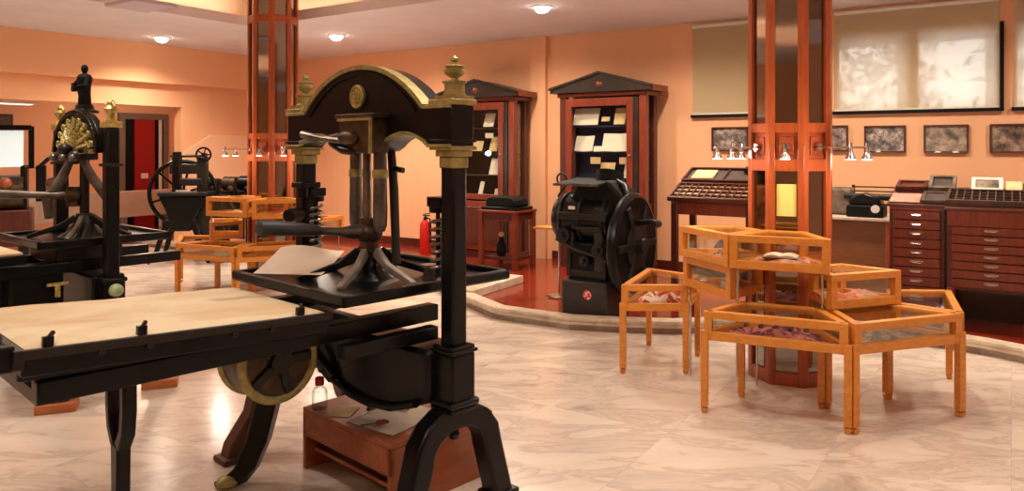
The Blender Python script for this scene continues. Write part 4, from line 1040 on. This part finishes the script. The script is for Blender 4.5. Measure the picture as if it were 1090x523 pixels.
for x in (-.4,.4):
    for y in (-.2,.2): MB().box((x,y,.42),(.06,.06,.84)).build('leg',IRON,t)
MB().box((0,0,.3),(.84,.44,.04)).build('shelf',IRON2,t)
MB().box((0,-.22,.56),(.86,.03,.5)).build('front_panel',BLACKM,t,.006)
for k,(x,r,lab) in enumerate(((-.28,.12,'leftmost dark roller casting on the tool bench'),(-.0,.14,'middle dark casting with bright top on the tool bench'),(.26,.15,'rightmost dark wheel casting on the tool bench'))):
    q=thing('machine_casting',lab,'casting',(-4.15+x*cos(radians(-10)),11.1+x*sin(radians(-10)),.885),radians(-10),'castings on the tool bench')
    MB().box((0,0,.04),(.22,.2,.08)).build('base',IRON2,q,.01); MB().cyl((-.1,0,.08+r*.7),(.1,0,.08+r*.7),r*.75).ball((.05,-.08,.1),.06).build('barrel',IRON if k!=1 else BRONZE,q)

# ------------------------------------------------------------------ alcove at the far left
d1=struct(MB().bb((ALC,7.72,0),(ALC+.06,8.72,2.26)).build('door_1',GREYFRAME)); d1.rotation_euler=(0,0,RZ)
MB().bb((ALC+.05,7.84,.04),(ALC+.075,8.6,2.14)).build('panel',BLACKM,d1)
MB().bb((ALC+.07,8.0,.04),(ALC+.11,8.40,2.14)).build('red_leaf',REDDOOR,d1)
MB().bb((ALC+.11,8.12,1.0),(ALC+.118,8.26,1.10)).build('notice',WHITEP,d1)
MB().bb((ALC+.07,8.5,.04),(ALC+.09,8.56,2.14)).build('light_strip',WHITEP,d1)
t=thing('low_partition','low pale panel on feet in front of the alcove door','partition',W(-13.0,7.2,.0),RZ+pi/2)
MB().box((0,0,.6),(3.4,.08,.46)).build('panel',RADI,t,.01)
for x in (-1.5,0,1.5): MB().box((x,0,.19),(.08,.2,.38)).build('foot',GREYFRAME,t,.005)
t=thing('wall_plaque','small dark picture on the alcove wall','picture',W(ALC+.02,5.75,1.98),RZ+pi/2)
MB().box((0,0,0),(.34,.03,.36)).build('frame',BLACKWOOD,t,.004); MB().box((0,-.017,0),(.26,.006,.28)).build('print',DARKTRAY,t)
t=thing('strip_light','white fluorescent strip on the alcove ceiling','lamp',W(-12.6,4.95,2.28),RZ+pi/2)
MB().box((0,0,0),(1.3,.2,.035)).build('housing',WHITEP,t); MB().box((0,0,.07),(.05,.05,.14)).build('hanger',GREYFRAME,t); MB().box((0,0,-.022),(1.2,.14,.012)).build('diffuser',TUBE,t)
t=thing('cylinder_press','dark old cylinder press with bright glass guard at the left edge','printing press',(-7.3,10.25,0),radians(30))
MB().box((0,0,.5),(1.3,.7,.5)).build('body',MAHOG2,t,.02)
for x in (-.55,.55): MB().box((x,0,.13),(.12,.6,.26)).build('leg',IRON2,t,.01)
MB().cyl((-.5,-.15,.98),(.55,-.15,.98),.24,n=28).build('cylinder',BRONZE,t)
MB().box((-.55,0,1.0),(.08,.5,.7)).build('side_frame',IRON,t,.02); MB().box((.55,0,1.0),(.08,.5,.7)).build('side_frame',IRON,t,.02)
MB().ball((.35,-.4,1.12),.08).build('handle_knob',LOWOOD,t)
gd=MB().box((0.05,.2,1.58),(.95,.03,.52),rx=-.15).build('glass_guard',BLUESH,t,.004)
MB().box((.05,.17,1.88),(1.15,.1,.07)).box((.62,.2,1.6),(.07,.08,.6)).box((-.5,.2,1.6),(.07,.08,.6)).build('guard_frame',IRON,gd,.006)
MB().box((-.2,-.05,1.32),(.6,.2,.12)).build('ink_trough',BLACKM,t,.01)
MB().box((.75,-.1,1.1),(.12,.3,.5)).tube([(.7,-.2,1.3),(.85,-.3,1.45)],.03,8).build('feed_arm',IRON,t,.01)

# ------------------------------------------------------------------ ceiling lights
def add_light(kind,name,loc,power,color,size=.1,rot=None,spot=None,blend=.6):
    L=bpy.data.lights.new(name,kind); L.energy=power; L.color=color
    if kind=='AREA':
        L.shape='RECTANGLE'; L.size=size[0]; L.size_y=size[1]
    else: L.shadow_soft_size=size
    if spot: L.spot_size=spot; L.spot_blend=blend
    o=bpy.data.objects.new(name,L); COL.objects.link(o); o.location=loc
    if rot: o.rotation_euler=rot
    return o
WARM=(1,.84,.66)
for (x,y,lab) in ((-4.94,10.6,'bright recessed ceiling downlight farthest to the left'),(-2.43,10.4,'bright recessed ceiling downlight between pillar and press head'),(.33,8.27,'bright recessed ceiling downlight above the glazed cabinets')):
    t=thing('ceiling_downlight',lab,'ceiling light',(x,y,CE),0,'recessed downlights in the soffit')
    MB().ring([(.11*cos(2*pi*i/24),.11*sin(2*pi*i/24)) for i in range(24)],[(.08*cos(2*pi*i/24),.08*sin(2*pi*i/24)) for i in range(24)],'z',-.012,0).build('trim_ring',WHITEP,t)
    MB().ball((0,0,-.01),.085,20,10,(1,1,.75)).build('lens',DOWNE,t)
    add_light('SPOT','downlight_lamp',(x,y,CE-.12),150,WARM,.08,None,radians(150),.8)
t=thing('ceiling_fixture','grey square ceiling fixture in the raised ceiling, upper left','ceiling light',(-3.75,7.6,3.06),RZ)
MB().box((0,0,.25),(.06,.06,.5)).build('stem',GREYFRAME,t); MB().box((0,0,-.02),(.55,.45,.04)).build('panel',mat('fixture_grey',(196,188,208),.5),t,.01)
# added unseen spots without fixtures, filling the room from soffit and tray
for (u,v,p) in ((-9,1,110),(-9,4.5,110),(-3.2,7.6,120),(-1.2,7.6,120),(1.0,7.6,120),(-7.2,7.8,110),(-5.2,7.8,110)):
    add_light('SPOT','soffit_fill',W(u,v,CE-.03),p*1.9,WARM,.08,None,radians(160),1)
for (u,v,p) in ((-5.2,2.2,170),(-2.0,3.2,170),(-2.0,.2,170),(1.2,1.2,150),(-5.2,-.8,120),(.6,4.2,140)):
    add_light('SPOT','tray_fill',W(u,v,CE+.38),p*1.15,(1,.87,.73),.2,None,radians(155),.9)
# cove strips washing the raised ceiling
for (u,v,l,r) in (((R0+R1)/2,Q1+.3,R1-R0,0),(R0-.3,(Q0+Q1)/2,Q1-Q0,pi/2),((R0+R1)/2,Q0-.3,R1-R0,0)):
    add_light('AREA','cove_strip',W(u,v,CE+.16),32,(1,.80,.60),(l,.08),(pi,0,RZ+r))
add_light('AREA','alcove_strip',W(-12.6,4.2,2.2),40,(1,.85,.7),(1.2,.14),(0,0,RZ+pi/2))
add_light('POINT','alcove_lamp',W(-12.6,7.4,2.3),30,WARM,.1)

# added point fill standing off the pillars, lifting walls and ceiling
for c,am,d in ((PR,AV-3*pi/8,.75),(PR,AV+pi/8,.75),(PR,AV+5*pi/8,.75),(PL_,aL-3*pi/8,.6),(PL_,aL+3*pi/8,.6),(PL_,aL+7*pi/8,.6)):
    add_light('POINT','pillar_fill',(c[0]+d*cos(am),c[1]+d*sin(am),1.50),15,(1,.86,.70),.05)
sv=Vector(W(-.35,-1,0)).normalized(); sd=Vector((sv.x,sv.y,-.42)).normalized()
L=add_light('SUN','sun',(0,20,8),5.0,(1,.97,.92)); L.data.angle=radians(1.5); L.rotation_euler=sd.to_track_quat('-Z','Y').to_euler()
# ------------------------------------------------------------------ world
w=bpy.data.worlds.new('sky'); SC.world=w; w.use_nodes=True
bg=w.node_tree.nodes['Background']; bg.inputs[0].default_value=(.86,.93,1,1); bg.inputs[1].default_value=6

# ------------------------------------------------------------------ camera
cam=bpy.data.cameras.new('camera'); co=bpy.data.objects.new('camera',cam); COL.objects.link(co)
co.location=(0,0,1.6); co.rotation_euler=(pi/2,0,0)
cam.sensor_width=36; cam.lens=36*800/1090; cam.shift_x=0; cam.shift_y=-(261.5-157)/1090
SC.camera=co
SC.view_settings.view_transform='Standard'; SC.view_settings.look='None'; SC.view_settings.exposure=0
